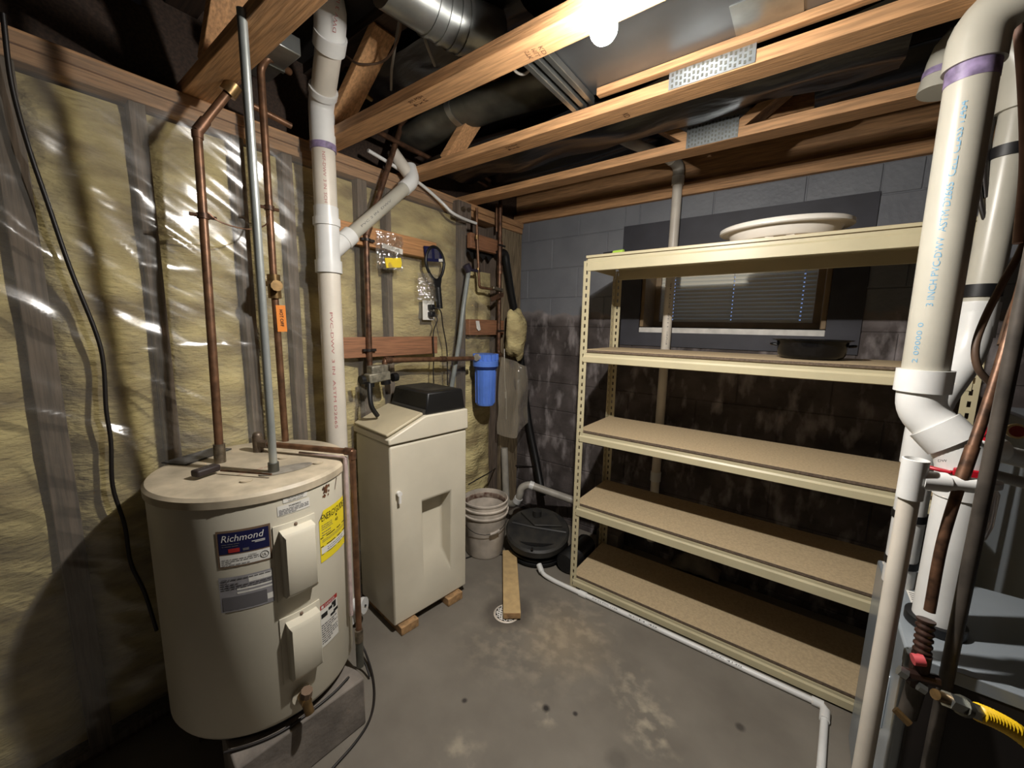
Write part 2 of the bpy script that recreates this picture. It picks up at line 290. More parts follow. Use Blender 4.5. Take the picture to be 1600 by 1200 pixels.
# ------------------------------------------------------------ mesh building
class G:
    """collects shapes, then becomes ONE mesh object"""
    def __init__(s): s.v = []; s.f = []
    def add(s, vs, fs):
        o = len(s.v); s.v += [tuple(p) for p in vs]; s.f += [tuple(i + o for i in f) for f in fs]; return s
    def box(s, a, b):
        x0, y0, z0 = a; x1, y1, z1 = b
        return s.add([(x0, y0, z0), (x1, y0, z0), (x1, y1, z0), (x0, y1, z0), (x0, y0, z1), (x1, y0, z1), (x1, y1, z1), (x0, y1, z1)],
                     [(0, 3, 2, 1), (4, 5, 6, 7), (0, 1, 5, 4), (1, 2, 6, 5), (2, 3, 7, 6), (3, 0, 4, 7)])
    def bar(s, p, q, w, h, up=(0, 0, 1)):
        """a straight bar from p to q, w wide across and h along 'up'"""
        p = Vector(p); q = Vector(q); d = (q - p).normalized(); u = Vector(up)
        r = d.cross(u)
        if r.length < 1e-4: r = d.cross(Vector((1, 0, 0)))
        r.normalize(); u = r.cross(d).normalized()
        vs = []
        for c in (p, q):
            for a, b in ((-1, -1), (1, -1), (1, 1), (-1, 1)): vs.append(c + r * (a * w / 2) + u * (b * h / 2))
        return s.add(vs, [(0, 1, 2, 3), (7, 6, 5, 4), (0, 4, 5, 1), (1, 5, 6, 2), (2, 6, 7, 3), (3, 7, 4, 0)])
    def prism(s, pts, vec):
        """extrude a planar outline along vec"""
        n = len(pts); v = Vector(vec)
        vs = [Vector(p) for p in pts] + [Vector(p) + v for p in pts]
        return s.add(vs, [tuple(range(n - 1, -1, -1)), tuple(range(n, 2 * n))] + [(i, (i + 1) % n, n + (i + 1) % n, n + i) for i in range(n)])
    def tube(s, path, r, n=14, caps=True, ry=None):
        """round tube along a path; r a number or one per point"""
        P = [Vector(p) for p in path]; k = len(P)
        R = [r] * k if not isinstance(r, (list, tuple)) else list(r)
        T = []
        for i in range(k):
            a = (P[i] - P[i - 1]).normalized() if i > 0 else None
            b = (P[i + 1] - P[i]).normalized() if i < k - 1 else None
            t = (a + b) if (a is not None and b is not None) else (a if a is not None else b)
            if t.length < 1e-6: t = a
            T.append(t.normalized())
        ref = Vector((0, 0, 1)) if abs(T[0].z) < 0.9 else Vector((1, 0, 0))
        u = (ref - T[0] * ref.dot(T[0])).normalized()
        vs = []
        for i in range(k):
            u = (u - T[i] * u.dot(T[i]))
            u.normalize(); w = T[i].cross(u)
            sc = 1.0
            if 0 < i < k - 1:
                c = (P[i] - P[i - 1]).normalized().dot(T[i]); sc = 1.0 / max(0.6, c)
            for j in range(n):
                a = 2 * PI * j / n
                vs.append(P[i] + u * (math.cos(a) * R[i] * sc) + w * (math.sin(a) * (ry if ry else R[i]) * sc))
        fs = [(i * n + j, i * n + (j + 1) % n, (i + 1) * n + (j + 1) % n, (i + 1) * n + j) for i in range(k - 1) for j in range(n)]
        if caps: fs += [tuple(range(n - 1, -1, -1)), tuple((k - 1) * n + j for j in range(n))]
        return s.add(vs, fs)
    def lathe(s, prof, c=(0, 0, 0), n=32, axis='z', sx=1.0, sy=1.0, caps=False):
        """profile [(radius, height)] turned about an axis through c"""
        vs = []; k = len(prof); c = Vector(c)
        for (r, h) in prof:
            for j in range(n):
                a = 2 * PI * j / n; p = (r * math.cos(a) * sx, r * math.sin(a) * sy, h)
                if axis == 'x': p = (h, p[0], p[1])
                if axis == 'y': p = (p[1], h, p[0])
                vs.append(c + Vector(p))
        fs = [(i * n + j, i * n + (j + 1) % n, (i + 1) * n + (j + 1) % n, (i + 1) * n + j) for i in range(k - 1) for j in range(n)]
        if caps: fs += [tuple(range(n - 1, -1, -1)), tuple((k - 1) * n + j for j in range(n))]
        return s.add(vs, fs)
    def grid(s, fn, nu, nv):
        vs = [fn(i / nu, j / nv) for j in range(nv + 1) for i in range(nu + 1)]
        return s.add(vs, [(j * (nu + 1) + i, j * (nu + 1) + i + 1, (j + 1) * (nu + 1) + i + 1, (j + 1) * (nu + 1) + i) for j in range(nv) for i in range(nu)])
    def ball(s, c, r, nu=16, nv=10, sz=1.0):
        prof = [(max(1e-7, r * math.sin(PI * i / nv)), -r * sz * math.cos(PI * i / nv)) for i in range(nv + 1)]
        return s.lathe(prof, c, nu)
    def rot(s, ang, c, axis='Z'):
        M = Matrix.Rotation(ang, 4, axis); c = Vector(c)
        s.v = [tuple(M @ (Vector(p) - c) + c) for p in s.v]; return s
    def map(s, fn): s.v = [tuple(fn(Vector(p))) for p in s.v]; return s

ORIG = {}
XF = [None]      # optional placement applied to everything built while it is set
def obj(name, g, m, parent=None, bev=0.0, smooth=40, solid=0.0, seg=2):
    """link a G (in world coordinates) as ONE mesh object, under its thing if given"""
    if XF[0]: g.v = [tuple(XF[0](Vector(p))) for p in g.v]
    if parent is not None: base = ORIG[parent]
    else:
        xs = [p[0] for p in g.v]; ys = [p[1] for p in g.v]; zs = [p[2] for p in g.v]
        base = Vector(((min(xs) + max(xs)) / 2, (min(ys) + max(ys)) / 2, min(zs)))
    me = bpy.data.meshes.new(name)
    me.from_pydata([(p[0] - base.x, p[1] - base.y, p[2] - base.z) for p in g.v], [], g.f)
    me.validate(); me.update()
    if smooth:
        me.polygons.foreach_set('use_smooth', [True] * len(me.polygons))
        try: me.set_sharp_from_angle(angle=math.radians(smooth))
        except Exception: pass
    me.materials.append(m)
    o = bpy.data.objects.new(name, me); COL.objects.link(o)
    if parent is not None: o.parent = parent
    else: o.location = base
    ORIG[o] = base
    if bev:
        b = o.modifiers.new('edge', 'BEVEL'); b.width = bev; b.segments = seg; b.limit_method = 'ANGLE'; b.angle_limit = math.radians(35)
    if solid:
        b = o.modifiers.new('thick', 'SOLIDIFY'); b.thickness = solid
    return o
def thing(name, label, cat, loc, group=None):
    if XF[0]: loc = XF[0](Vector(loc))
    o = bpy.data.objects.new(name, None); COL.objects.link(o); o.location = loc; o.empty_display_size = 0.1
    ORIG[o] = Vector(loc); o['label'] = label; o['category'] = cat
    if group: o['group'] = group
    return o
def tag(o, label, cat, group=None):
    o['label'] = label; o['category'] = cat
    if group: o['group'] = group
    return o
def struct(o): o['kind'] = 'structure'; return o
def root(name, loc=(0, 0, 0)):
    o = bpy.data.objects.new(name, None); COL.objects.link(o); o.location = loc; ORIG[o] = Vector(loc); o['kind'] = 'structure'; return o
def like(src, parent, loc, name=None):
    """another piece sharing the mesh of src"""
    o = src.copy(); COL.objects.link(o); o.parent = parent; o.location = Vector(loc) - (ORIG[parent] if parent else Vector()); ORIG[o] = ORIG[parent] if parent else Vector(loc); return o
def piece(name, g, m, parent, at, bev=0.0):
    """a piece modelled round its own origin and set at 'at'"""
    me = bpy.data.meshes.new(name); me.from_pydata(g.v, [], g.f); me.materials.append(m)
    o = bpy.data.objects.new(name, me); COL.objects.link(o); o.parent = parent; o.location = Vector(at) - ORIG[parent]; ORIG[o] = ORIG[parent]
    if bev:
        b = o.modifiers.new('edge', 'BEVEL'); b.width = bev; b.segments = 1
    return o
def arc(c, r, a0, a1, U, V, n=6):
    c = Vector(c); U = Vector(U); V = Vector(V)
    return [c + U * (r * math.cos(a0 + (a1 - a0) * i / n)) + V * (r * math.sin(a0 + (a1 - a0) * i / n)) for i in range(n + 1)]
def bend(pts, r, n=5):
    """round the corners of a polyline"""
    P = [Vector(p) for p in pts]; out = [P[0]]
    for i in range(1, len(P) - 1):
        a = (P[i - 1] - P[i]); b = (P[i + 1] - P[i]); d = min(r, a.length * 0.48, b.length * 0.48)
        p0 = P[i] + a.normalized() * d; p1 = P[i] + b.normalized() * d
        for k in range(n + 1):
            t = k / n; out.append(p0 * (1 - t) ** 2 + P[i] * (2 * t * (1 - t)) + p1 * t ** 2)
    out.append(P[-1]); return out
def spline(pts, n=8):
    P = [Vector(p) for p in pts]; P = [P[0] * 2 - P[1]] + P + [P[-1] * 2 - P[-2]]; out = []
    for i in range(1, len(P) - 2):
        for k in range(n):
            t = k / n; a, b, c, d = P[i - 1], P[i], P[i + 1], P[i + 2]
            out.append(0.5 * ((2 * b) + (c - a) * t + (2 * a - 5 * b + 4 * c - d) * t * t + (3 * b - a - 3 * c + d) * t ** 3))
    out.append(P[-2]); return out
TXT = {}
def text2d(s, shear=0.0):
    if (s, shear) in TXT: return TXT[(s, shear)]
    cu = bpy.data.curves.new('lettering', 'FONT'); cu.body = s; cu.size = 1.0; cu.shear = shear; cu.resolution_u = 2
    ob = bpy.data.objects.new('lettering', cu); COL.objects.link(ob)
    bpy.context.view_layer.update()
    me = bpy.data.meshes.new_from_object(ob.evaluated_get(bpy.context.evaluated_depsgraph_get()))
    v = [(p.co.x, p.co.y) for p in me.vertices]; f = [tuple(p.vertices) for p in me.polygons]
    bpy.data.objects.remove(ob); bpy.data.curves.remove(cu); bpy.data.meshes.remove(me)
    x0 = min(p[0] for p in v); x1 = max(p[0] for p in v); y0 = min(p[1] for p in v); y1 = max(p[1] for p in v)
    v = [((x - x0) / (x1 - x0), (y - y0) / (y1 - y0)) for x, y in v]
    TXT[(s, shear)] = (v, f, (x1 - x0) / (y1 - y0)); return TXT[(s, shear)]
def put_text(g, s, fn, u0, v0, w, h, shear=0.0):
    """letters filling the box u0..u0+w, v0..v0+h of the surface fn(u, v)"""
    v, f, asp = text2d(s, shear)
    return g.add([fn(u0 + x * w, v0 + y * h) for x, y in v], f)
def put_rect(g, fn, u0, v0, w, h, n=1):
    vs = []
    for i in range(n + 1):
        u = u0 + w * i / n; vs += [fn(u, v0), fn(u, v0 + h)]
    return g.add(vs, [(2 * i, 2 * i + 2, 2 * i + 3, 2 * i + 1) for i in range(n)])
def pipe_print(name, parent, m, s, base, axis, face, r, length, h, start=0.0, eps=0.0006):
    """printed lettering along a pipe: base on its axis, running along axis, facing 'face'"""
    axis = Vector(axis).normalized(); face = Vector(face); face = (face - axis * face.dot(axis)).normalized(); side = axis.cross(face); base = Vector(base)
    def fn(u, v):
        a = v / r; return base + axis * (start + u) + face * (math.cos(a) * (r + eps)) - side * (math.sin(a) * (r + eps))
    g = G(); put_text(g, s, fn, 0, -h / 2, length, h)
    return obj(name, g, m, parent, smooth=0)

def wob(p, s=1.0, seed=0.0): return noise.noise(Vector(p) * s + Vector((seed, seed * 1.7, seed * 0.3)))

# ============================================================ THE SETTING
g = G().box((XW - 0.3, YN, -0.1), (XR, YW + 0.2, 0)); struct(obj('floor', g, FLOORM, smooth=0))
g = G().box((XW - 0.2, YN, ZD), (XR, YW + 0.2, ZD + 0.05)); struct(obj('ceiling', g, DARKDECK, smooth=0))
g = G().box((XR, YN, 0), (XR + 0.1, YW + 0.2, ZD)); struct(obj('wall_right', g, DARKWALL, smooth=0))
g = G().box((XW - 0.2, YN - 0.1, 0), (XR, YN, ZD)); struct(obj('wall_near', g, DARKWALL, smooth=0))

# ---- window wall of concrete blocks, each block its own piece standing proud of the mortar
WX0, WX1, WZ0, WZ1 = -0.846, 0.071, 1.438, 1.928         # window opening
PX0, PX1, PZ0, PZ1 = -0.978, 0.200, 1.355, 2.085        # dark painted field round it
wb = G()
y0, y1 = YW, YW + 0.28
wb.box((XW - 0.2, y0, 0), (WX0, y1, ZC)).box((WX1, y0, 0), (XR, y1, ZC)).box((WX0, y0, 0), (WX1, y1, WZ0)).box((WX0, y0, WZ1), (WX1, y1, ZC))
wall_back = struct(obj('wall_back', wb, BLOCK, smooth=0))
BL, BH, J = 0.406, 0.203, 0.005
shared = {}
for r in range(12):
    z0 = 0.04 + r * BH - BH; z1 = z0 + BH
    z0 = max(z0, 0.0); z1 = min(z1, ZC)
    if z1 - z0 < 0.03: continue
    k = 0
    x = -1.90 - (BL / 2 if r % 2 else 0.0)
    while x < XR:
        a, b = max(x, XW - 0.06), min(x + BL, XR)
        segs = [(a, b, z0, z1)]
        if b > PX0 and a < PX1 and z1 > PZ0 and z0 < PZ1:
            segs = []
            if a < PX0 - 0.03: segs.append((a, PX0 + 0.002, z0, z1))
            if b > PX1 + 0.03: segs.append((PX1 - 0.002, b, z0, z1))
            ov = (max(a, PX0), min(b, PX1))
            if z0 < PZ0 - 0.03: segs.append((ov[0], ov[1], z0, PZ0 + 0.006))
            if z1 > PZ1 + 0.03: segs.append((ov[0], ov[1], PZ1 - 0.006, z1))
        for (p, q, c, d) in segs:
            if q - p < 0.03 or d - c < 0.02: continue
            key = (round(q - p, 3), round(d - c, 3))
            dep = 0.007 + 0.002 * ((r * 7 + k * 3) % 3) * 0.5
            at = ((p + q) / 2, YW, (c + d) / 2)
            if key in shared: like(shared[key], wall_back, at)
            else:
                hw, hh = key[0] / 2 - J / 2, key[1] / 2 - J / 2
                gg = G().box((-hw, -0.0045, -hh), (hw, 0.004, hh))
                o = piece('concrete_block', gg, BLOCK, wall_back, at, bev=0.003); shared[key] = o
            k += 1
        x += BL
# dark painted field round the window
g = G()
yp = YW - 0.012
for (a, b, c, d) in ((PX0, WX0, PZ0, PZ1), (WX1, PX1, PZ0, PZ1), (WX0, WX1, PZ0, WZ0), (WX0, WX1, WZ1, PZ1)):
    g.box((a, yp, c), (b, YW + 0.02, d))
struct(obj('trim_1', g, DARKPAINT, smooth=0))
# ---- window
win = root('window_1', ((WX0 + WX1) / 2, YW + 0.1, WZ0))
yf0, yf1 = YW + 0.205, YW + 0.265
for nm, a, b in (('sill', (WX0, YW - 0.008, WZ0 - 0.004), (WX1, yf1, WZ0 + 0.030)),):
    obj(nm, G().box(a, b), SILL, win, bev=0.004)
obj('head_trim', G().box((WX0, YW - 0.010, WZ1 - 0.03), (WX1, yf1, WZ1 + 0.014)), SILL, win, bev=0.004)
for x in (WX0, WX1 - 0.022): obj('jamb', G().box((x, YW + 0.0, WZ0 + 0.034), (x + 0.022, yf1, WZ1 - 0.03)), TANFRAME, win, bev=0.003)
fx0, fx1, fz0, fz1 = WX0 + 0.020, WX1 - 0.020, WZ0 + 0.034, WZ1 - 0.03
g = G().box((fx0, yf0, fz0), (fx1, yf1, fz0 + 0.035)).box((fx0, yf0, fz1 - 0.035), (fx1, yf1, fz1)).box((fx0, yf0, fz0 + 0.035), (fx0 + 0.035, yf1, fz1 - 0.035)).box((fx1 - 0.035, yf0, fz0 + 0.035), (fx1, yf1, fz1 - 0.035))
obj('frame', g, TANFRAME, win, bev=0.003)
sx0, sx1 = fx0 + 0.0352, fx1 - 0.0352
obj('pane', G().box((sx0, yf1 - 0.012, fz0 + 0.035), (sx1, yf1 - 0.008, fz1 - 0.035)), GLASS, win, smooth=0)
g = G().box((WX0 - 0.1, YW + 0.55, 1.2), (WX1 + 0.1, YW + 0.6, 1.50)); obj('window_well', g, DARKWALL, win, smooth=0)
# blinds: every slat a piece, pierced where the cords run
NS, pitch = 24, 0.0225
holes = [(-0.710, 2.689, 1.601)[0], (-0.375, 2.689, 1.577)[0], (-0.039, 2.689, 1.592)[0]]
half = (sx1 - sx0) / 2; cxs = (sx0 + sx1) / 2
g = G()
xs = [sx0]
for h in holes: xs += [h - 0.0032, h + 0.0032]
xs += [sx1]
til = math.radians(74)
prof = [(-0.0125, 0.0), (-0.0035, 0.0013), (0.0035, 0.0013), (0.0125, 0.0)]
for i in range(len(xs) - 1):
    for j in range(3):
        if i % 2 == 1 and j == 1: continue
        vs = []
        for x in (xs[i], xs[i + 1]):
            for (u, w) in (prof[j], prof[j + 1]):
                vs.append((x - cxs, u * math.cos(til) - w * math.sin(til), u * math.sin(til) + w * math.cos(til)))
        g.add(vs, [(0, 2, 3, 1)])
slat0 = None
zb = fz0 + 0.05
for i in range(NS):
    at = (cxs, yf0 + 0.022, zb + i * pitch)
    if at[2] > fz1 - 0.04: break
    if slat0 is None: slat0 = piece('slat', g, BLIND, win, at)
    else: like(slat0, win, at)
obj('blind_bottom_rail', G().box((sx0, yf0 + 0.012, fz0 + 0.0345), (sx1, yf0 + 0.034, fz0 + 0.046)), BLIND, win)
for h in holes: obj('blind_cord', G().tube([(h, yf0 + 0.006, fz0 + 0.045), (h, yf0 + 0.006, fz1 - 0.036)], 0.0009, 5), CABLEG, win)

# ---- left stud wall: studs, glass wool between them, clear film over it
wall_left = struct(obj('wall_left', G().box((XW - 0.2, YN, 0), (XW - 0.12, YW, ZC)), MORTAR, smooth=0))
STUDS = [-1.4, -1.0, -0.64, -0.27, 0.096, 0.364, 0.637, 0.81, 1.147, 1.292, 1.838, 2.184]
SW = [0.045, 0.045, 0.045, 0.045, 0.055, 0.04, 0.04, 0.042, 0.05, 0.03, 0.04, 0.04]
for y, w in zip(STUDS, SW):
    obj('stud', G().box((XW - 0.12, y - w / 2, 0.04), (XW - 0.004, y + w / 2, ZC - 0.076)), GREYSTUD, wall_left, bev=0.002)
obj('corner_board', G().box((XW - 0.03, 2.234, 0.04), (XW - 0.002, YW - 0.012, ZC - 0.076)), OLDWOOD, wall_left, bev=0.003)
obj('bottom_plate', G().box((XW - 0.12, YN, 0.0), (XW - 0.004, YW - 0.012, 0.04)), GREYSTUD, wall_left, bev=0.002)
obj('top_plate', G().box((XW - 0.12, YN, ZC - 0.076), (XW + 0.004, YW - 0.012, ZC - 0.038)), WOODY, wall_left, bev=0.003)
obj('top_plate', G().box((XW - 0.12, YN, ZC - 0.038), (XW + 0.012, YW - 0.012, ZC)), WOODY, wall_left, bev=0.003)
def batt(y0, y1, z0, z1, seed, bul=0.05, d0=0.05):
    def fn(u, v):
        y = y0 + (y1 - y0) * u; z = z0 + (z1 - z0) * v
        e = (max(0.0, 1 - (2 * u - 1) ** 4)) * (max(0.0, 1 - (2 * v - 1) ** 16))
        x = XW - d0 + e * (d0 - 0.012) + e * bul * 0.6 * (wob((y, z * 0.8, seed), 5.0) * 0.7 + wob((y, z, seed), 11.0) * 0.5)
        return (min(x, XW - 0.004), y, z)
    return G().grid(fn, 12, 46)
ed = [(-1.0, -0.64), (-0.64, -0.27), (-0.27, 0.096), (0.096, 0.364), (0.364, 0.637), (0.637, 0.81), (0.81, 1.147), (1.147, 1.292), (1.292, 1.838)]
for k, (a, b) in enumerate(ed):
    obj('insulation_batt', batt(a + 0.022, b - 0.021, 0.05, 2.12, k * 3.1), FIBRE, wall_left, smooth=180)
obj('insulation_batt', batt(1.858, 2.165, 0.05, 1.82, 51.0, 0.09, 0.06), FIBRE, wall_left, smooth=180)
obj('cavity_back', G().box((XW - 0.12, 1.858, 1.77), (XW - 0.09, 2.165, 2.12)), GREYSTUD, wall_left, smooth=0)
# clear film, puckered and pulled tight in diagonal folds
FOLDS = []
RF = random.Random(11)
for k in range(22):
    y_, z_ = RF.uniform(-0.2, 1.7), RF.uniform(0.8, 2.08); l_ = RF.uniform(0.15, 0.5); a_ = math.radians(-30 + RF.gauss(0, 12))
    FOLDS.append((y_, z_, y_ + l_ * math.cos(a_), z_ + l_ * math.sin(a_), RF.uniform(0.004, 0.012), RF.uniform(0.010, 0.030)))
for z_ in (1.34, 1.605): FOLDS.append((0.18, z_, 0.86, z_ + 0.005, 0.004, 0.005))
def film(u, v):
    y = YN + 0.05 + (1.80 - YN) * u; z = 0.03 + 2.165 * v
    tens = 0.5 + 0.5 * math.sin(z * 17 + y * 9 + 2.2 * wob((0, y, z), 2.0))
    b = 0.010 * wob((3, y * 1.0, z * 1.4), 3.0) + 0.006 * wob((9, y * 2.2 + z * 1.0, z * 2.4 + y), 6.0) + 0.004 * tens * max(0.0, wob((1, y, z), 1.7))
    e = min(1.0, 12 * (1 - u)) * min(1, 10 * (1 - v))
    for (fy, fz, gy, gz, am, wd) in FOLDS:
        L2 = (gy - fy) ** 2 + (gz - fz) ** 2; t_ = ((y - fy) * (gy - fy) + (z - fz) * (gz - fz)) / L2
        if -0.05 < t_ < 1.05:
            ds = ((y - fy) * (gz - fz) - (z - fz) * (gy - fy)) / math.sqrt(L2) + 0.02 * math.sin(t_ * 3.1)
            if abs(ds) < 4 * wd: b += am * math.exp(-(ds / wd) ** 2) * math.sin(PI * min(1, max(0, t_))) ** 0.5
    return (XW + 0.008 + max(-0.004, b) * e + 0.006 * e + 0.010 * min(1, max(0, (z - 1.98) * 7)), y, z)
obj('vapour_film', G().grid(film, 300, 200), FILM, wall_left, smooth=180)
obj('film_tail', G().grid(lambda u, v: (XW + 0.006 + 0.02 * v * abs(math.sin(u * 7)) + 0.008 * wob((u * 4, v * 5, 2), 1.5), 1.858 + 0.27 * u, 1.24 + 0.46 * v * (1 - 0.4 * u)), 14, 16), FILM, wall_left, smooth=180)
# wood over the window wall: two sill boards and the band behind them
obj_sill = struct(obj('trim_2', G().box((XW - 0.12, YW - 0.03, ZC), (XR, YW + 0.28, ZC + 0.036)), WOODX, bev=0.003))
struct(obj('trim_3', G().box((XW - 0.12, YW - 0.012, ZC + 0.036), (XR, YW + 0.28, ZC + 0.072)), WOODX, bev=0.003))
struct(obj('trim_4', G().box((XW - 0.12, YW + 0.02, ZC + 0.072), (XR, YW + 0.28, ZD)), WOODX, smooth=0))
struct(obj('trim_5', G().box((XW - 0.12, YN, ZC), (XW - 0.08, YW + 0.28, ZD)), SHADEWOOD, smooth=0))

# ---- open-web floor trusses
PLATE = mat('toothed nail plate', (0.60, 0.62, 0.63), 0.35, 0.85, var=0.1, scale=20)
def truss(name, y, label, webs, plates, chord_x0=XW - 0.1):
    t = thing(name, label, 'floor truss', (0.2, y, ZC), 'open-web floor trusses overhead')
    obj('bottom_chord', G().box((chord_x0, y - 0.0445, ZC), (XR - 0.02, y + 0.0445, ZC + 0.038)), WOODX, t, bev=0.002)
    obj('top_chord', G().box((chord_x0, y - 0.0445, ZD - 0.038), (XR - 0.02, y + 0.0445, ZD - 0.001)), SHADEWOOD, t, smooth=0)
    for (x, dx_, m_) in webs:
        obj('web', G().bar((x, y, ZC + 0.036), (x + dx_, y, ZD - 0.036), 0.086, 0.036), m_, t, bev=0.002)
    for (px, z, w, h) in plates:
        pl = obj('nail_plate', G().box((px - w / 2, y - 0.0475, z), (px + w / 2, y - 0.0450, z + h)), PLATE, t, smooth=0)
        n = G(); k = int(w / 0.0125); 
        for i in range(k):
            for j in range(int(h / 0.016)):
                cx = px - w / 2 + 0.008 + i * 0.0125; cz = z + 0.008 + j * 0.016 + (0.004 if i % 2 else 0)
                if cz + 0.005 > z + h: continue
                n.box((cx, y - 0.0488, cz - 0.004), (cx + 0.006, y - 0.0474, cz + 0.005))
        tt = obj('teeth', n, GALVD, pl, smooth=0); tt['kind'] = 'stuff'
    return t
t0 = truss('floor_truss', 0.523, 'fir floor truss nearest the camera, above the water heater', [(-1.57, 0.27, WOODX), (0.4, -0.4, SHADEWOOD)], [])
t1 = truss('floor_truss', 0.978, 'fir floor truss that carries the light bulb, with lumber stamps', [(-1.71, 0.38, WOODX), (0.4, -0.4, SHADEWOOD), (0.45, 0.4, SHADEWOOD)], [])
t2 = truss('floor_truss', 1.433, 'fir floor truss just behind the bulb with a nail plate above the shelves', [(-1.475, 0.31, WOODX), (1.0, 0.4, SHADEWOOD)], [(-0.314, ZC + 0.003, 0.237, 0.058)])
t3 = truss('floor_truss', 1.893, 'fir floor truss nearest the window wall, carrying a nail plate', [(-0.31, 0.38, WOODX), (-0.475, -0.36, WOODX), (0.9, 0.4, SHADEWOOD)], [(-0.391, ZC + 0.002, 0.191, 0.082)])
# lumber stamps under the second truss
def under(y, z): return lambda u, v: Vector((u, y + v, z - 0.0005))
def stamp(t, y, x, words, h=0.016, w=0.05, ang=0.0):
    g = G()
    for i, s in enumerate(words):
        c, sn = math.cos(ang), math.sin(ang)
        fn = lambda u, v: Vector((x + u * c - v * sn, y + (u * sn + v * c), ZC - 0.0006))
        put_text(g, s, fn, 0, 0.018 - i * (h + 0.008), w, h)
    obj('lumber_stamp', g, INKBROWN, t, smooth=0)
stamp(t1, 0.978, -1.10, ['HEM-FIR', '2x4'], w=0.07, h=0.014, ang=PI)
stamp(t1, 0.978, -0.673, ['STK', 'MILL', 'KD'], w=0.035, h=0.013, ang=PI / 2 + 0.15)
stamp(t2, 1.433, -1.046, ['KD-HT', '2x4'], w=0.06, h=0.013, ang=PI)
stamp(t2, 1.433, -0.564, ['KD'], w=0.03, h=0.02, ang=PI / 2)

# ---- sheet metal return panning and its rim between the trusses
pan = thing('sheet_metal_panning', 'smooth grey sheet metal pan between trusses beside the bulb', 'duct', (0.3, 1.210, 2.265))
obj('pan_sheet', G().box((-0.728, 1.024, 2.283), (XR - 0.1, 1.401, 2.287)), SHEETM, pan, smooth=0)
obj('pan_patch', G().box((-0.246, 1.238, 2.280), (-0.091, 1.363, 2.283)), GALV, pan, smooth=0)
obj('pan_seam', G().bar((-0.455, 1.074, 2.281), (0.046, 1.274, 2.281), 0.006, 0.004), GALV, pan)
obj('wood_cleat', G().box((-0.673, 1.365, 2.259), (XR - 0.1, 1.394, 2.283)), WOODX, pan, bev=0.003)
for k, dx in enumerate((0.0, 0.032, 0.062)):
    obj('end_channel', G().box((-0.778 + dx, 1.001, 2.244 + 0.006 * k), (-0.760 + dx, 1.406, 2.280)), GALV, pan, bev=0.002)
# ---- ducts and film up between the trusses
d = thing('round_duct', 'shiny galvanised round duct elbow high above the second truss', 'duct', (-0.980, 0.927, 2.379))
dp = [(-1.031, 0.762, 2.406), (-1.017, 0.861, 2.406), (-1.003, 0.949, 2.406), (-0.978, 1.031, 2.406), (-0.947, 1.135, 2.424)]
obj('duct_run', G().tube(spline(dp, 6), 0.075, 24), GALV, d)
P4 = spline(dp, 6)
for i in (9, 12, 15, 17):
    c = P4[i]; n_ = (P4[i + 1] - P4[i - 1]).normalized()
    obj('gore_bead', G().tube([c - n_ * 0.006, c + n_ * 0.006], 0.079, 24), GALV, d)
d = thing('oval_duct', 'dusty flattened grey duct running below the floor to the sheet metal', 'duct', (-1.145, 1.329, 2.360))
dp = [(-0.806, 1.484, 2.406), (-0.972, 1.444, 2.406), (-1.219, 1.415, 2.406), (-1.434, 1.393, 2.397), (-1.759, 1.433, 2.397)]
obj('duct_run', G().tube(dp, 0.05, 20, ry=0.10), GALVD, d)
obj('duct_collar', G().tube([(-1.338, 1.403, 2.401), (-1.368, 1.402, 2.401)], 0.053, 20, ry=0.104), GALV, d)
d = thing('square_duct', 'small bright sheet metal box duct behind the white drain stack', 'duct', (-1.496, 0.755, 2.360))
obj('duct_run', G().box((-1.729, 0.637, 2.351), (-1.474, 0.746, 2.406)), GALV, d, bev=0.003)
obj('duct_seam', G().box((-1.620, 0.632, 2.348), (-1.606, 0.751, 2.410)), GALVD, d)
def sheet(x0, x1, y0, y1, z, seed, amp=0.03):
    return G().grid(lambda u, v: (x0 + (x1 - x0) * u, y0 + (y1 - y0) * v, z + amp * wob((u * 4, v * 2.5, seed), 1.6) - 0.03 * math.sin(PI * v)), 30, 14)
tag(obj('black_plastic_sheet', sheet(-1.711, 0.15, 1.479, 1.847, 2.301, 3.0, 0.03), BLACKSHEET, smooth=180), 'black plastic sheet slung under the floor between the third and fourth trusses', 'plastic sheet')
tag(obj('black_plastic_sheet', sheet(-1.711, XR - 0.05, 1.938, 2.220, 2.406, 8.0, 0.06), BLACKSHEET, smooth=180), 'black plastic sheet slung under the floor nearest the window wall', 'plastic sheet')
tag(obj('black_plastic_sheet', sheet(-1.711, -0.819, 1.056, 1.383, 2.479, 5.0, 0.02), BLACKSHEET, smooth=180), 'black plastic sheet above the dusty oval duct', 'plastic sheet')
tag(obj('black_plastic_sheet', sheet(-1.693, -0.3, -0.637, 0.382, 2.370, 13.0, 0.06), BLACKSHEET, smooth=180), 'black plastic sheet above the left wall near the camera', 'plastic sheet')
# bridging and blocking
tag(obj('blocking_board', G().bar((-0.279, 1.960, 2.315), (-0.072, 2.006, 2.333), 0.05, 0.06), WOODX, bev=0.003), 'short fir block end behind the far nail plate', 'board')

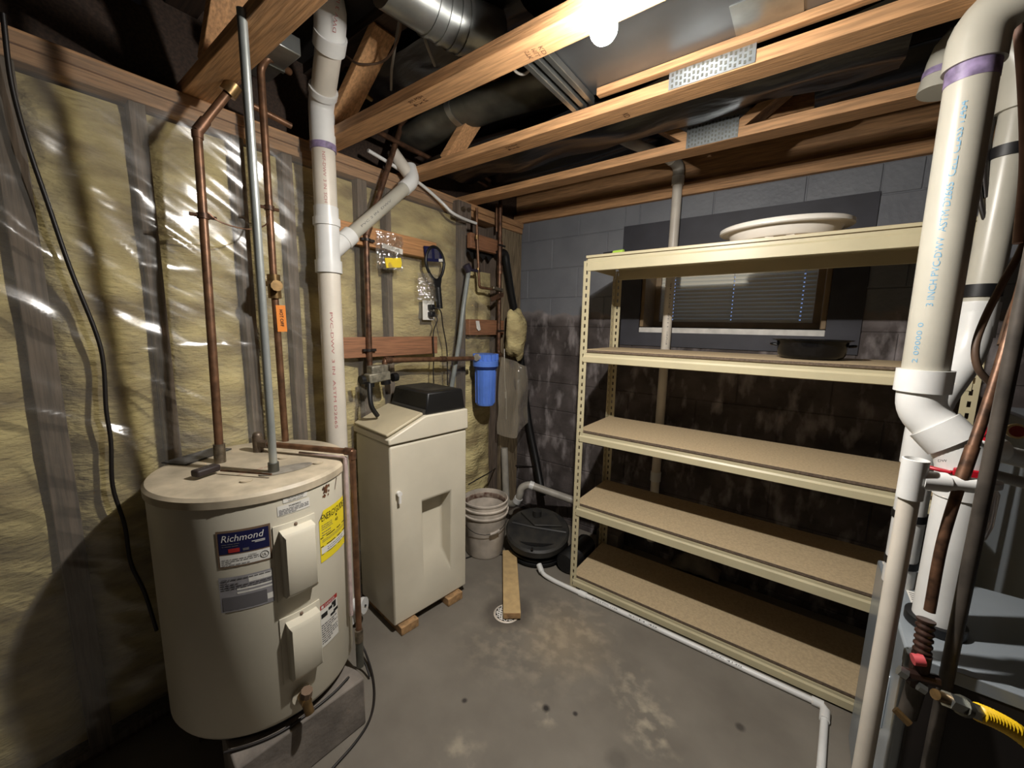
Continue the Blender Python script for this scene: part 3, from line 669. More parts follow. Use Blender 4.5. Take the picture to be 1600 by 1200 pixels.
# ============================================================ WATER HEATER
HC = Vector((-1.585, 0.553, 0)); HR = 0.305
for k, (xa, xb) in enumerate(((-1.345, -1.155), (-1.72, -1.53))):
    g = G().prism([(xa - 0.02, 0.32, 0), (xb - 0.02, 0.30, 0), (xb, 0.695, 0), (xa, 0.71, 0)], (0, 0, 0.19))
    tag(obj('concrete_block', g, CONCPAD, bev=0.006), ('grey concrete block under the front of the water heater', 'grey concrete block under the back of the water heater')[k], 'block')
TANK0 = Vector((-1.585, 0.553, 0.078)); TANK1 = Vector((-1.450, 0.506, 0.195))
def on_blocks(p): return TANK1 + (p - TANK0) * 0.915     # drawn as a 24 inch tank, built as the 22 inch one that stands on the blocks
XF[0] = on_blocks
h = thing('water_heater', 'short beige electric water heater standing on concrete blocks', 'water heater', (HC.x, HC.y, 0.078))
def cy(R=HR):
    return lambda a, z: Vector((HC.x + R * math.cos(math.radians(a)), HC.y + R * math.sin(math.radians(a)), z))
body = G().lathe([(0.02, 0.098), (HR - 0.03, 0.10), (HR - 0.008, 0.108), (HR, 0.125), (HR, 0.905)], (HC.x, HC.y, 0), 72)
obj('tank_jacket', body, HEATER, h, smooth=50)
obj('base_ring', G().lathe([(HR - 0.03, 0.078), (HR - 0.03, 0.104)], (HC.x, HC.y, 0), 48), BLACKP, h)
obj('top_pan', G().lathe([(HR + 0.003, 0.902), (HR + 0.006, 0.905), (HR + 0.006, 0.928), (HR - 0.002, 0.938), (HR - 0.02, 0.941), (0.001, 0.941)], (HC.x, HC.y, 0), 72), HEATERTOP, h, smooth=30)
# element covers
def cover(z0, z1, a0=-13.5, a1=11.0):
    g = G(); f = cy()
    def ringpts(da, dz, out):
        pts = []
        n = 6
        for i in range(n + 1): pts.append((a0 + da + (a1 - a0 - 2 * da) * i / n, z0 + dz))
        for i in range(n + 1): pts.append((a1 - da - (a1 - a0 - 2 * da) * i / n, z1 - dz))
        return [cy(HR + out)(a, z) for a, z in pts]
    rings = [ringpts(0, 0, -0.004), ringpts(0, 0, 0.004), ringpts(3.0, 0.016, 0.006), ringpts(3.6, 0.022, 0.034), ringpts(4.8, 0.034, 0.042)]
    n = len(rings[0]); o = len(g.v)
    for r in rings: g.v += [tuple(p) for p in r]
    for k in range(len(rings) - 1):
        for i in range(n): g.f.append((k * n + i, k * n + (i + 1) % n, (k + 1) * n + (i + 1) % n, (k + 1) * n + i))
    m = n // 2; b = (len(rings) - 1) * n
    for i in range(m - 1): g.f.append((b + i, b + i + 1, b + n - 2 - i, b + n - 1 - i))
    c = obj('element_cover', g, HEATER, h, bev=0.0, smooth=35)
    for z in (z1 - 0.010,):
        obj('screw', G().ball(cy(HR + 0.005)((a0 + a1) / 2, z), 0.006, 8, 6), BROWNP, c)
cover(0.555, 0.815); cover(0.25, 0.492)
def label(name, a0, a1, z0, z1, m, out=0.0012, slope=0.0):
    g = G(); f = cy(HR + out)
    put_rect(g, lambda u, v: f(u, v), a0, z0, a1 - a0, z1 - z0, 8)
    return obj(name, g, m, h, smooth=180)
def marks(par, name, m, items, out=0.0018):
    """lettering and ruled lines printed on a label of the heater"""
    g = G(); f = cy(HR + out)
    for it in items:
        if isinstance(it[0], str): put_text(g, it[0], f, it[1], it[2], it[3], it[4], it[5] if len(it) > 5 else 0.0)
        else: put_rect(g, f, it[0], it[1], it[2], it[3], 3)
    return obj(name, g, m, par, smooth=0)
def fine(a0, a1, z0, z1, n, th=0.4, seed=1, gap=True):
    """ruled rows of small print too fine to read in the photograph"""
    R_ = random.Random(seed); out = []; dz = (z1 - z0) / n
    for i in range(n):
        z = z1 - (i + 0.75) * dz; a = a0
        while a < a1 - 0.3:
            w = min(R_.uniform(0.8, 3.2), a1 - a); out.append((a, z, w, dz * th)); a += w + (0.45 if gap else 0)
            if R_.random() < 0.06: break
    return out
L = label('brand_label', -41, -14.5, 0.712, 0.832, BROWNP)
b2 = obj('navy_field', put_rect(G(), cy(HR + 0.0015), -40, 0.757, 24.5, 0.068, 8), NAVY, L, smooth=180)
marks(L, 'lettering', INKW, [('Richmond', -38.6, 0.796, 20.8, 0.021, 0.25), (-24, 0.7855, 6.5, 0.0025), (-22.5, 0.7815, 5.0, 0.002)], 0.0021)
marks(L, 'red_patch', REDL, [(-35.5, 0.7605, 5.5, 0.013)], 0.0021)
marks(L, 'small_print', INKG, [(-28.5, 0.762, 3.0, 0.008)] + fine(-38.5, -30, 0.778, 0.792, 2, 0.3, 5), 0.0021)
obj('white_field', put_rect(G(), cy(HR + 0.0015), -40, 0.717, 24.5, 0.036, 8), PAPER, L, smooth=180)
gg = G(); f = cy(HR + 0.0022)
for i in range(24):
    a, b = 2 * PI * i / 24, 2 * PI * (i + 1) / 24
    k = math.degrees(1 / HR)
    q = [(-18.3 + 0.0115 * math.cos(t) * rr * k, 0.735 + 0.0115 * math.sin(t) * rr) for t, rr in ((a, 1), (b, 1), (b, .86), (a, .86))]
    gg.add([f(*p) for p in q], [(0, 1, 2, 3)])
put_text(gg, 'UL', f, -19.3, 0.7305, 2.0, 0.009); put_text(gg, 'LISTED', f, -26.0, 0.742, 4.0, 0.004)
obj('certification_mark', gg, INK, L, smooth=0)
marks(L, 'small_print', INKG, fine(-39.2, -21, 0.719, 0.742, 4, 0.3, 9), 0.0021)
L = label('rating_label', -41.7, -15, 0.565, 0.681, SILVERP)
marks(L, 'small_print', INKG, fine(-40.5, -16, 0.64, 0.676, 5, 0.45, 2), 0.0021)
marks(L, 'white_panel', PAPER, [(-27, 0.655, 11.5, 0.02), (-33, 0.634, 17.3, 0.006), (-33, 0.622, 17.3, 0.006), (-18.5, 0.58, 3.0, 0.02)], 0.0016)
obj('grey_panel', put_rect(G(), cy(HR + 0.0016), -40.6, 0.571, 22, 0.044, 6), INKG, L, smooth=180)
L = label('caution_sticker', -7.1, 7.0, 0.884, 0.9135 - 0.012, PAPER)
marks(L, 'lettering', INK, [('THIS HEATER REQUIRES', -5, 0.8935, 10, 0.0048), ('FULL LINE VOLTAGE', -4.2, 0.8865, 8.6, 0.0048)])
L = label('warning_sticker', -10.4, 8.3, 0.845, 0.878, PAPER)
marks(L, 'lettering', INK, [('WARNING', -4.2, 0.868, 7.0, 0.0065)])
marks(L, 'small_print', INKG, fine(-9.6, 7.6, 0.847, 0.866, 4, 0.45, 4))
# yellow energy sticker with a turned-up corner
g = G(); f = cy(HR + 0.0012)
for a, b in ((14.2, 18), (18, 24), (24, 30), (30, 36), (36, 42)):
    za = 0.806 - max(0, 18 - a) * 0.009; zb_ = 0.806 - max(0, 18 - b) * 0.009
    g.add([f(a, 0.618), f(b, 0.618), f(b, zb_), f(a, za)], [(0, 1, 2, 3)])
L = obj('energy_sticker', g, YELLOW, h, smooth=180)
g = G().add([f(14.2, 0.772), cy(HR + 0.003)(18, 0.806), cy(HR + 0.016)(13.6, 0.790)], [(0, 1, 2)])
obj('turned_corner', g, BROWNP, L, smooth=0)
marks(L, 'lettering', INK, [('ENERGYGUIDE', 16.2, 0.768, 24.5, 0.024), (29.5, 0.757, 1.5, 0.008), ('40', 28.6, 0.737, 3.4, 0.013), (14.6, 0.706, 27, 0.0035), (14.6, 0.674, 27, 0.0035), (14.6, 0.645, 27, 0.002)])
obj('white_panel', put_rect(G(), cy(HR + 0.0016), 15, 0.648, 27.0, 0.024, 8), PAPER, L, smooth=180)
marks(L, 'small_print', INKG, fine(16, 26, 0.735, 0.757, 3, 0.3, 3) + fine(16, 24, 0.712, 0.732, 2, 0.3, 8) + fine(20, 38, 0.652, 0.668, 2, 0.35, 8) + fine(16, 40, 0.690, 0.702, 2, 0.3, 6))
L = label('danger_sticker', 11, 26.6, 0.295, 0.46, PAPER)
marks(L, 'red_header', REDL, [(11, 0.443, 15.6, 0.017)], 0.0016)
marks(L, 'lettering', INKW, [('DANGER', 15, 0.4465, 9, 0.010), (12.2, 0.4465, 1.8, 0.010)], 0.0021)
marks(L, 'pictogram', INK, [(12, 0.408, 5, 0.017), (18, 0.420, 3.4, 0.012), (21, 0.428, 4.2, 0.012), (22.5, 0.414, 2.6, 0.016), (19.5, 0.390, 4.5, 0.010), (22.5, 0.395, 4.4, 0.012)])
marks(L, 'small_print', INKG, fine(11.8, 25.8, 0.305, 0.385, 9, 0.5, 12))
# rust scars, plugs and patches
g = G(); R_ = random.Random(3); f = cy(HR + 0.001)
for k in range(26):
    a = 20.5 + R_.gauss(0, 1.6); z = 0.872 + R_.gauss(0, 0.011); s = R_.uniform(0.002, 0.006)
    kk = math.degrees(1 / HR)
    g.add([f(a + s * kk * math.cos(t) * R_.uniform(.5, 1.1), z + s * 1.3 * math.sin(t) * R_.uniform(.6, 1.2)) for t in [i * PI / 4 for i in range(8)]], [tuple(range(8))])
g.add([f(30, 0.856), f(30.6, 0.856), f(33.6, 0.895), f(32.7, 0.897)], [(0, 1, 2, 3)])
rs = obj('rust_scar', g, RUST, h, smooth=0); 
obj('rust_chip', G().add([f(1.5, 0.911), f(3.0, 0.908), f(4.2, 0.913), f(2.5, 0.919)], [(0, 1, 2, 3)]), RUST, h, smooth=0)
zt = 0.9425
def disc_patch(name, c, rx, ry, ang, m, z=zt, n=24, t=0.003):
    pts = [(c[0] + rx * math.cos(2 * PI * i / n) * math.cos(ang) - ry * math.sin(2 * PI * i / n) * math.sin(ang), c[1] + rx * math.cos(2 * PI * i / n) * math.sin(ang) + ry * math.sin(2 * PI * i / n) * math.cos(ang), z) for i in range(n)]
    return obj(name, G().prism(pts, (0, 0, t)), m, h)
GP = mat('grey cover plate', (0.56, 0.54, 0.50), 0.5, 0.2, var=0.15, scale=30)
disc_patch('junction_plate', (-1.422, 0.591, 0.943), 0.085, 0.035, math.radians(84), GP)
for p in ((-1.413, 0.463, 0.943), (-1.402, 0.693, 0.943), (-1.556, 0.638, 0.943)): disc_patch('plug', p, 0.018, 0.014, 1.5, HEATERTOP, t=0.004)
obj('dark_strip', G().prism([(-1.819, 0.336, 0.943), (-1.731, 0.384, 0.943), (-1.817, 0.553, 0.943), (-1.887, 0.515, 0.943)], (0, 0, 0.004)), mat('slate strip', (0.24, 0.23, 0.22), 0.5, var=0.2, scale=20), h)
marks2 = G()
for k in range(3):
    p, q = Vector((-1.486, 0.456, 0.942)), Vector((-1.499, 0.590, 0.942))
    put_text(marks2, 'CAUTION', lambda u, v: p + (q - p) * u + Vector((-0.35, 0.2, 0)).normalized() * v, 0.02 + 0.33 * k, 0.004, 0.28, 0.009)
obj('top_lettering', marks2, REDL, h, smooth=0)
# drain valve
v = obj('drain_valve', G().tube([cy(HR - 0.01)(-4, 0.178), cy(HR + 0.045)(-4, 0.176)], 0.017, 16).tube([cy(HR + 0.035)(-4, 0.180), cy(HR + 0.055)(-3.4, 0.138)], 0.015, 14), BRASS, h)
obj('valve_flange', G().tube([cy(HR - 0.002)(-4, 0.178), cy(HR + 0.006)(-4, 0.178)], 0.032, 20), ALMOND, v)
obj('valve_knob', G().tube([cy(HR + 0.03)(-3.4, 0.188), cy(HR + 0.035)(-3, 0.212)], 0.019, 8), BROWNP, v)

XF[0] = None
# ---- pipes rising from the heater
def pipe(name, pts, r, m, label_, cat='pipe', n=14, rnd=0.0, group=None):
    P = bend(pts, rnd) if rnd else pts
    t = thing(name, label_, cat, pts[0], group)
    obj('tube', G().tube(P, r, n), m, t, smooth=60)
    return t
def ring(t, name, a, b, r, m, n=18): return obj(name, G().tube([a, b], r, n), m, t, smooth=45)
def along(a, b, k): return tuple(a[i] + (b[i] - a[i]) * k for i in range(3))
p0 = (-1.540, 0.433, 0.985)
p1 = (-1.570, 0.460, 2.033); p2 = (-1.560, 0.556, 2.190)
t = pipe('copper_pipe', [p0, p1, p2, (-1.540, 0.573, 2.225)], 0.0125, COPPER, 'copper cold-water pipe rising left of the steel conduit, with a valve near the top', rnd=0.02)
ring(t, 'coupling', p0, along(p0, p1, 0.06), 0.017, SOLDER)
ring(t, 'elbow', along(p1, p0, 0.02), p1, 0.0155, COPPERD); ring(t, 'elbow', p1, along(p1, p2, 0.25), 0.0155, COPPERD)
ring(t, 'gate_valve', along(p1, p2, 0.9), (-1.550, 0.564, 2.206), 0.024, BRASS)
q = along(p1, p0, 0.24)
obj('pipe_clip', G().tube([(q[0], q[1] - 0.035, q[2]), (q[0], q[1] + 0.035, q[2])], 0.006, 8).tube([(q[0], q[1], q[2] - 0.008), (q[0], q[1], q[2] + 0.008)], 0.017, 14), COPPERD, t)
c0 = (-1.307, 0.505, 0.987); c1 = (-1.220, 0.473, 2.231)
t = pipe('conduit', [c0, c1], 0.0115, CONDUIT, 'straight bright steel conduit rising from the oval plate on the water heater', 'conduit')
ring(t, 'connector', c0, along(c0, c1, 0.025), 0.0155, GALVD)
h0 = (-1.630, 0.680, 0.985); h1 = (-1.620, 0.672, 1.606); h2 = (-1.610, 0.671, 2.328)
t = pipe('copper_pipe', [h0, h1, h2, (-1.580, 0.687, 2.360), (-1.640, 0.782, 2.377)], 0.0125, COPPER, 'copper hot-water pipe right of the steel conduit, carrying an orange tag', rnd=0.025)
ring(t, 'valve_body', along(h0, h1, 0.90), along(h0, h1, 1.04), 0.022, BRASS)
ring(t, 'valve_nut', along(h0, h1, 0.97), along(h0, h1, 1.0), 0.027, BRASS, 6)
vh = Vector(along(h0, h1, 0.97))
obj('valve_handle', G().tube([vh, vh + Vector((0.045, -0.01, 0))], 0.007, 8).tube([vh + Vector((0.04, -0.01, 0)), vh + Vector((0.052, -0.012, 0))], 0.02, 10), BRASS, t)
g = G().bar(Vector(along(h0, h1, 0.86)) + Vector((0.012, 0.012, 0)), Vector(along(h0, h1, 0.70)) + Vector((0.014, 0.012, 0)), 0.034, 0.002, (1, 0, 0))
tg = obj('orange_tag', g, ORANGE, t, smooth=0)
A_, B_ = Vector(along(h0, h1, 0.84)) + Vector((0.0155, 0.012, 0)), Vector(along(h0, h1, 0.72)) + Vector((0.0175, 0.012, 0))
g = G()
for s, k in (('HOT', 0.05), ('OFF', 0.5)): put_text(g, s, lambda u, v: A_ + (B_ - A_) * u + Vector((0, -1, 0)) * (v - 0.008) * -1, k, 0.002, 0.4, 0.012)
obj('tag_lettering', g, INK, tg, smooth=0)
q = along(h1, h2, 0.36)
obj('pipe_clip', G().tube([(q[0], q[1] - 0.032, q[2]), (q[0], q[1] + 0.032, q[2])], 0.006, 8).tube([(q[0], q[1], q[2] - 0.008), (q[0], q[1], q[2] + 0.008)], 0.017, 14), COPPERD, t)
tag(obj('wire_loop', G().tube(spline([(-1.560, 0.462, 1.798), (-1.560, 0.499, 1.773), (-1.570, 0.575, 1.768), (-1.580, 0.639, 1.795), (-1.600, 0.664, 1.840)], 6), 0.0025, 6), COPPERD), 'thin copper bonding wire sagging between the two heater pipes', 'wire')
# relief valve and its drop pipe
XF[0] = on_blocks
t = thing('relief_pipe', 'copper relief pipe crossing the heater top and dropping beside it', 'pipe', (-1.335, 0.79, 0.08))
dx = Vector((-1.315, 0.775, 0.095))
r1 = Vector((-1.335, 0.79, 0.975))
r0 = Vector((-1.715, 0.612, 0.975))
obj('tube', G().tube(bend([r0, r1, dx], 0.012), 0.0115, 14), COPPER, t, smooth=60)
ring(t, 'elbow', r1 + Vector((0, 0, -0.028)), r1 + Vector((0, 0, 0.004)), 0.0145, COPPERD)
ring(t, 'elbow', r1, r1 + (r0 - r1).normalized() * 0.03, 0.0145, COPPERD)
ring(t, 'adapter', dx + Vector((0, 0, 0.10)), dx + Vector((0, 0, 0.15)), 0.016, SOLDER)
ring(t, 'steel_tail', dx + Vector((0, 0, -0.012)), dx + Vector((0, 0, 0.105)), 0.0145, GALVD)
obj('relief_valve', G().tube([r0 + Vector((0, 0, -0.033)), r0 + Vector((0, 0, 0.03))], 0.019, 12).tube([r0, r0 + (r1 - r0).normalized() * 0.05], 0.018, 6).ball(r0 + Vector((0, 0, 0.03)), 0.018, 12, 8), mat('bronze valve', (0.42, 0.37, 0.32), 0.45, 0.6, var=0.2, scale=40), t)
lab = obj('foam_strip', G().tube([r1 + Vector((-0.016, -0.020, -0.02)), dx + Vector((-0.016, -0.020, 0.22))], 0.008, 8).tube([r1 + Vector((-0.016, -0.020, -0.02)), along(r1 + Vector((0, 0, -0.02)), r0 + Vector((0, 0, -0.026)), 0.55)], 0.005, 8), mat('pinkish foam strip', (0.72, 0.64, 0.62), 0.7, var=0.08, scale=40), t)
lab['label'] = 'pale pinkish strip beside the pipe'
# flue-like box fitting on the heater top
g = G().bar((-1.547, 0.361, 0.962), (-1.571, 0.433, 0.962), 0.036, 0.024)
tag(obj('dark_bracket', g, mat('dark bracket', (0.16, 0.12, 0.11), 0.6), bev=0.006), 'small dark metal bracket lying on the heater top beside the copper pipe', 'bracket')
tag(obj('bond_rod', G().tube([(-1.543, 0.433, 0.955), (-1.378, 0.524, 0.955)], 0.0035, 8), COPPERD), 'thin brown rod lying across the heater top to the conduit', 'rod')

XF[0] = None
# ============================================================ WHITE DRAIN STACK
SXY = (-1.650, 0.905)
z1 = 2.30
t = thing('drain_stack', 'tall white plastic drain stack with a side branch between heater and softener', 'pipe', (SXY[0], SXY[1], 0.0))
S = lambda z: Vector((SXY[0], SXY[1], z))
up0 = S(2.32); up1 = Vector((-1.430, 0.831, 2.451)); up2 = Vector((-1.367, 0.802, 2.521)); up3 = Vector((-1.467, 0.720, 2.613))
obj('lower_pipe', G().tube([S(0.02), S(1.70)], 0.0445, 28), PVC, t, smooth=60)
obj('upper_pipe', G().tube([S(1.86), S(2.18)], 0.0445, 28), PVC, t, smooth=60)
obj('wye_body', G().tube([S(1.665), S(1.93)], 0.0475, 28), PVCW, t, smooth=60)
for a, b in ((1.665, 1.715), (1.855, 1.885)): ring(t, 'wye_hub', S(a), S(b), 0.053, PVCW, 28)
w0 = S(1.75); w1 = Vector((-1.650, 1.056, 1.852)); wd = (Vector((-1.650, 1.340, 2.143)) - w0).normalized()
w0 = S(1.74)
wend = Vector((-1.655, 1.344, 2.148)); wd = (wend - w0).normalized()
obj('wye_branch', G().tube([w0, w0 + wd * 0.14], 0.036, 22), PVCW, t, smooth=60)
ring(t, 'wye_branch_hub', w0 + wd * 0.10, w0 + wd * 0.15, 0.039, PVCW, 22)
obj('offset_fitting', G().tube(bend([S(2.15), S(2.315), along(up0, up1, 0.25)], 0.05), 0.048, 28), PVCW, t, smooth=60)
ring(t, 'fitting_hub', S(2.145), S(2.17), 0.0495, PURPLE, 28)
ring(t, 'fitting_hub', along(S(2.315), up1, 0.18), along(S(2.315), up1, 0.27), 0.0525, PVCW, 28)
obj('riser', G().tube([along(S(2.315), up1, 0.2), up1], 0.0445, 28), PVC, t, smooth=60)
obj('top_elbow', G().tube(bend([along(S(2.315), up1, 0.86), up2, up3], 0.08), 0.0515, 28), PVCW, t, smooth=60)
ring(t, 'elbow_hub', along(S(2.315), up1, 0.82), along(S(2.315), up1, 1.0), 0.0545, PVCW, 28)
obj('branch_pipe', G().tube([w0 + wd * 0.12, wend], 0.030, 22), PVCY, t, smooth=60)
e1 = Vector((-1.660, 1.397, 2.173)); e2 = Vector((-1.690, 1.374, 2.239)); e3 = Vector((-1.720, 1.298, 2.292))
obj('branch_elbow', G().tube(bend([wend - wd * 0.05, wend + wd * 0.03, e2], 0.05), 0.0345, 22), PVCW, t, smooth=60)
obj('branch_tail', G().tube([along(wend, e2, 0.5), e3], 0.030, 22), PVC, t, smooth=60)
cdir = Vector((0.75, -0.66, 0))
pipe_print('pipe_print', t, INKR, 'PVC-DWV  3 IN  ASTM D2665', S(1.50), (0, 0, -1), (0.85, -0.45, 0), 0.0445, 0.50, 0.011)
pipe_print('pipe_print', t, INKR, 'NSF-DWV  3 IN  SCH 40', S(2.13), (0, 0, -1), (0.85, -0.45, 0), 0.0445, 0.22, 0.011)
ax = (up1 - S(2.315)).normalized(); pipe_print('pipe_print', t, INKR, 'DWV 3 IN', S(2.315), ax, (0.6, -0.2, -0.7), 0.0445, 0.11, 0.011, start=0.30)
pipe_print('pipe_print', t, INKG, 'PVC 2 IN  DWV', w0, wd, (0.9, -0.4, -0.1), 0.030, 0.22, 0.009, start=0.20)
# cleanout low on the stack, facing the room
cc = Vector((-1.565, 0.955, 0.122))
ddir = (cc - S(cc.z - 0.01)).normalized()
k_ = obj('cleanout_branch', G().tube([S(cc.z - 0.01), cc - ddir * 0.012], 0.033, 24), PVCW, t, smooth=45)
obj('cleanout_cap', G().tube([cc - ddir * 0.014, cc + ddir * 0.004], 0.037, 24), PVCW, k_, smooth=45)
obj('square_boss', G().tube([cc, cc + ddir * 0.010], 0.006, 4), INK, k_, smooth=0)
ring(t, 'base_hub', S(0.03), S(0.10), 0.053, PVCW, 28)

# ============================================================ WATER SOFTENER
an = math.radians(6.5); FL = Vector((-1.415, 1.015, 0)); UD = Vector((math.sin(an), math.cos(an), 0)); VD = Vector((-math.cos(an), math.sin(an), 0))
SL, SDp = 0.436, 0.328
def SF(u, v, z): return FL + UD * u + VD * v + Vector((0, 0, z))
s = thing('water_softener', 'almond water softener cabinet with a black top, beside the white drain stack', 'water softener', tuple(SF(SL / 2, SDp / 2, 0.045)))
zb0, zb1 = 0.045, 0.925
# cabinet with a recessed panel in its front: outer shell, then the pocket
ru0, ru1, rz0, rz1, rd = 0.165, 0.335, 0.185, 0.615, 0.07
g = G()
o8 = [SF(0, 0, zb0), SF(SL, 0, zb0), SF(SL, 0, zb1), SF(0, 0, zb1)]; i8 = [SF(ru0, 0, rz0), SF(ru1, 0, rz0), SF(ru1, 0, rz1), SF(ru0, 0, rz1)]
p8 = [SF(ru0 + 0.003, rd, rz0 + 0.105), SF(ru1 - 0.012, rd, rz0 + 0.105), SF(ru1 - 0.012, rd, rz1 - 0.02), SF(ru0 + 0.003, rd, rz1 - 0.02)]
bk = [SF(0, SDp, zb0), SF(SL, SDp, zb0), SF(SL, SDp, zb1), SF(0, SDp, zb1)]
g.v = [tuple(p) for p in o8 + i8 + p8 + bk]
for i in range(4):
    j = (i + 1) % 4
    g.f += [(i, j, 4 + j, 4 + i), (4 + i, 4 + j, 8 + j, 8 + i), (j, i, 12 + i, 12 + j)]
g.f += [(8, 9, 10, 11), (15, 14, 13, 12)]
obj('cabinet', g, ALMOND, s, bev=0.010, seg=3)
zl = 0.930
prof = [(-0.008, zl), (SL + 0.008, zl), (SL + 0.004, 1.035), (0.185, 1.035), (-0.008, 0.956)]
g = G().prism([SF(u, -0.008, z) for u, z in prof], VD * (SDp + 0.016))
obj('top_frame', g, ALMOND, s, bev=0.006, seg=2)
dsl = (Vector((0.185 + 0.008, 1.035 - 0.956)).normalized())
a0 = SF(0.0, 0.008, 0.956 + 0.008); a1 = SF(0.183, 0.008, 1.036)
nrm = (a1 - a0).cross(VD).normalized(); nrm = nrm if nrm.z > 0 else -nrm
q = [a0 - (a1 - a0) * 0.03, a1, a1 + VD * (SDp - 0.014), a0 - (a1 - a0) * 0.03 + VD * (SDp - 0.014)]
obj('salt_lid', G().prism([p + nrm * 0.002 for p in q], nrm * 0.014), ALMONDL, s, bev=0.005)
g = G()
lo = [SF(0.192, 0.004, 1.036), SF(SL - 0.004, 0.004, 1.036), SF(SL - 0.004, SDp - 0.004, 1.036), SF(0.192, SDp - 0.004, 1.036)]
hi = [SF(0.212, 0.016, 1.138), SF(SL - 0.012, 0.016, 1.138), SF(SL - 0.012, SDp - 0.016, 1.138), SF(0.212, SDp - 0.016, 1.138)]
g.v = [tuple(p) for p in lo + hi]; g.f = [(3, 2, 1, 0), (4, 5, 6, 7), (0, 1, 5, 4), (1, 2, 6, 5), (2, 3, 7, 6), (3, 0, 4, 7)]
vc = obj('valve_cover', g, BLACKP, s, bev=0.008)
vc['label'] = 'black valve cover'
obj('cover_lip', G().tube([SF(0.190, 0.012, 1.050), SF(0.190, SDp - 0.03, 1.050)], 0.012, 10), DUSTYBLACK, vc)
obj('cover_dust', G().grid(lambda u, v: SF(0.235 + 0.16 * u, 0.05 + 0.26 * v, 1.1392), 2, 2), DUSTYBLACK, vc, smooth=0)
k = obj('key_clip', G().tube([SF(0.034, -0.004, 0.70), SF(0.034, -0.020, 0.70)], 0.012, 14).bar(SF(0.034, -0.016, 0.70), SF(0.034, -0.016, 0.655), 0.012, 0.008, (1, 0, 0)), WHITEP, s)
k['label'] = 'small white brine clip'
for i, (u, lab_) in enumerate(((0.04, 'chipped wooden block under the near corner of the softener'), (0.315, 'wooden block under the far front edge of the softener'))):
    g = G().prism([SF(u - 0.02, -0.028, 0), SF(u + 0.075, -0.028, 0), SF(u + 0.075, SDp * 0.9, 0), SF(u - 0.02, SDp * 0.9, 0)], (0, 0, 0.042))
    tag(obj('wooden_block', g, ENDGRAIN, bev=0.003), lab_, 'block')
# hoses behind the softener
tag(obj('black_hose', G().tube(spline([(-1.638, 1.071, 1.174), (-1.620, 1.060, 1.116), (-1.611, 1.062, 1.068), (-1.611, 1.092, 1.019)], 6), 0.011, 12), BLACKR), 'short black hose dropping from the bypass valve behind the softener', 'hose')
bv = thing('bypass_valve', 'grey cast bypass valve on the pipe behind the softener', 'valve', (-1.656, 1.119, 1.205))
obj('valve_body', G().bar((-1.656, 1.070, 1.197), (-1.656, 1.188, 1.205), 0.05, 0.045).bar((-1.656, 1.085, 1.232), (-1.656, 1.178, 1.235), 0.045, 0.05), GREYBODY, bv, bev=0.006)
for a, b in (((-1.647, 1.030, 1.195), (-1.647, 1.050, 1.196)), ((-1.647, 1.208, 1.191), (-1.647, 1.235, 1.192))): ring(bv, 'knob', a, b, 0.022, BLACKP, 8)
for a, b in (((-1.656, 1.083, 1.183), (-1.656, 1.082, 1.158)), ((-1.656, 1.173, 1.187), (-1.656, 1.176, 1.161))): ring(bv, 'port', a, b, 0.024, BLACKP, 12)

# ============================================================ BUCKET, SUMP, FLOOR DRAIN
bc = Vector((-1.556, 1.832, 0))
b = thing('bucket', 'dirty white plastic bucket between softener and sump pit', 'bucket', tuple(bc))
obj('pail', G().lathe([(0.001, 0.004), (0.118, 0.002), (0.124, 0.012), (0.141, 0.35), (0.146, 0.352), (0.147, 0.362), (0.140, 0.364), (0.137, 0.352), (0.120, 0.016), (0.001, 0.014)], bc, 48), WHITEDIRTY, b, smooth=40)
for z in (0.318, 0.272): obj('pail_band', G().lathe([(0.137, z - 0.006), (0.147, z - 0.004), (0.148, z + 0.004), (0.139, z + 0.008)], bc, 48), WHITEDIRTY, b, smooth=60)
obj('crust', G().lathe([(0.138, 0.295), (0.134, 0.30), (0.1335, 0.335), (0.139, 0.338)], bc, 48), DIRT, b, smooth=60)
def bp(a, r, z): return (bc.x + r * math.cos(a), bc.y + r * math.sin(a), z)
a0 = math.radians(-140)
for a in (a0, a0 + PI): obj('handle_ear', G().tube([bp(a, 0.132, 0.285), bp(a, 0.150, 0.285)], 0.016, 12), WHITEDIRTY, b)
hp = [bp(a0 + 0.0 + (PI) * i / 16, 0.152 + 0.008 * math.sin(PI * i / 16), 0.285 - 0.095 * math.sin(PI * i / 16)) for i in range(17)]
bl = obj('bail', G().tube(hp, 0.002, 6), CABLE, b)
obj('bail_grip', G().tube(hp[9:12], 0.009, 10), WHITEDIRTY, bl)
# sump
sc_ = Vector((-1.265, 2.01, 0))
def tilt(g): return g.map(lambda p: p + Vector((0, 0, 0.22 * max(-0.2, min(0.2, (p.x - sc_.x) * -0.5 + (p.y - sc_.y) * 0.86)))))
sm = thing('sump_pit', 'black plastic sump basin with a dusty two-piece lid behind the bucket', 'sump', tuple(sc_))
g = G()
pf = [(0.001, 0.0), (0.165, 0.0)]
for i in range(5): pf += [(0.165, 0.012 + i * 0.026), (0.178, 0.018 + i * 0.026), (0.178, 0.030 + i * 0.026), (0.165, 0.036 + i * 0.026)]
pf += [(0.17, 0.15), (0.001, 0.15)]
obj('basin', g.lathe(pf, sc_, 48), BLACKP, sm, smooth=40)
obj('lid', tilt(G().lathe([(0.19, 0.125), (0.200, 0.13), (0.205, 0.165), (0.194, 0.176), (0.15, 0.180), (0.001, 0.182)], sc_, 48)), DUSTYBLACK, sm, smooth=30)
def sp(a, r, z): return (sc_.x + r * math.cos(a), sc_.y + r * math.sin(a), z)
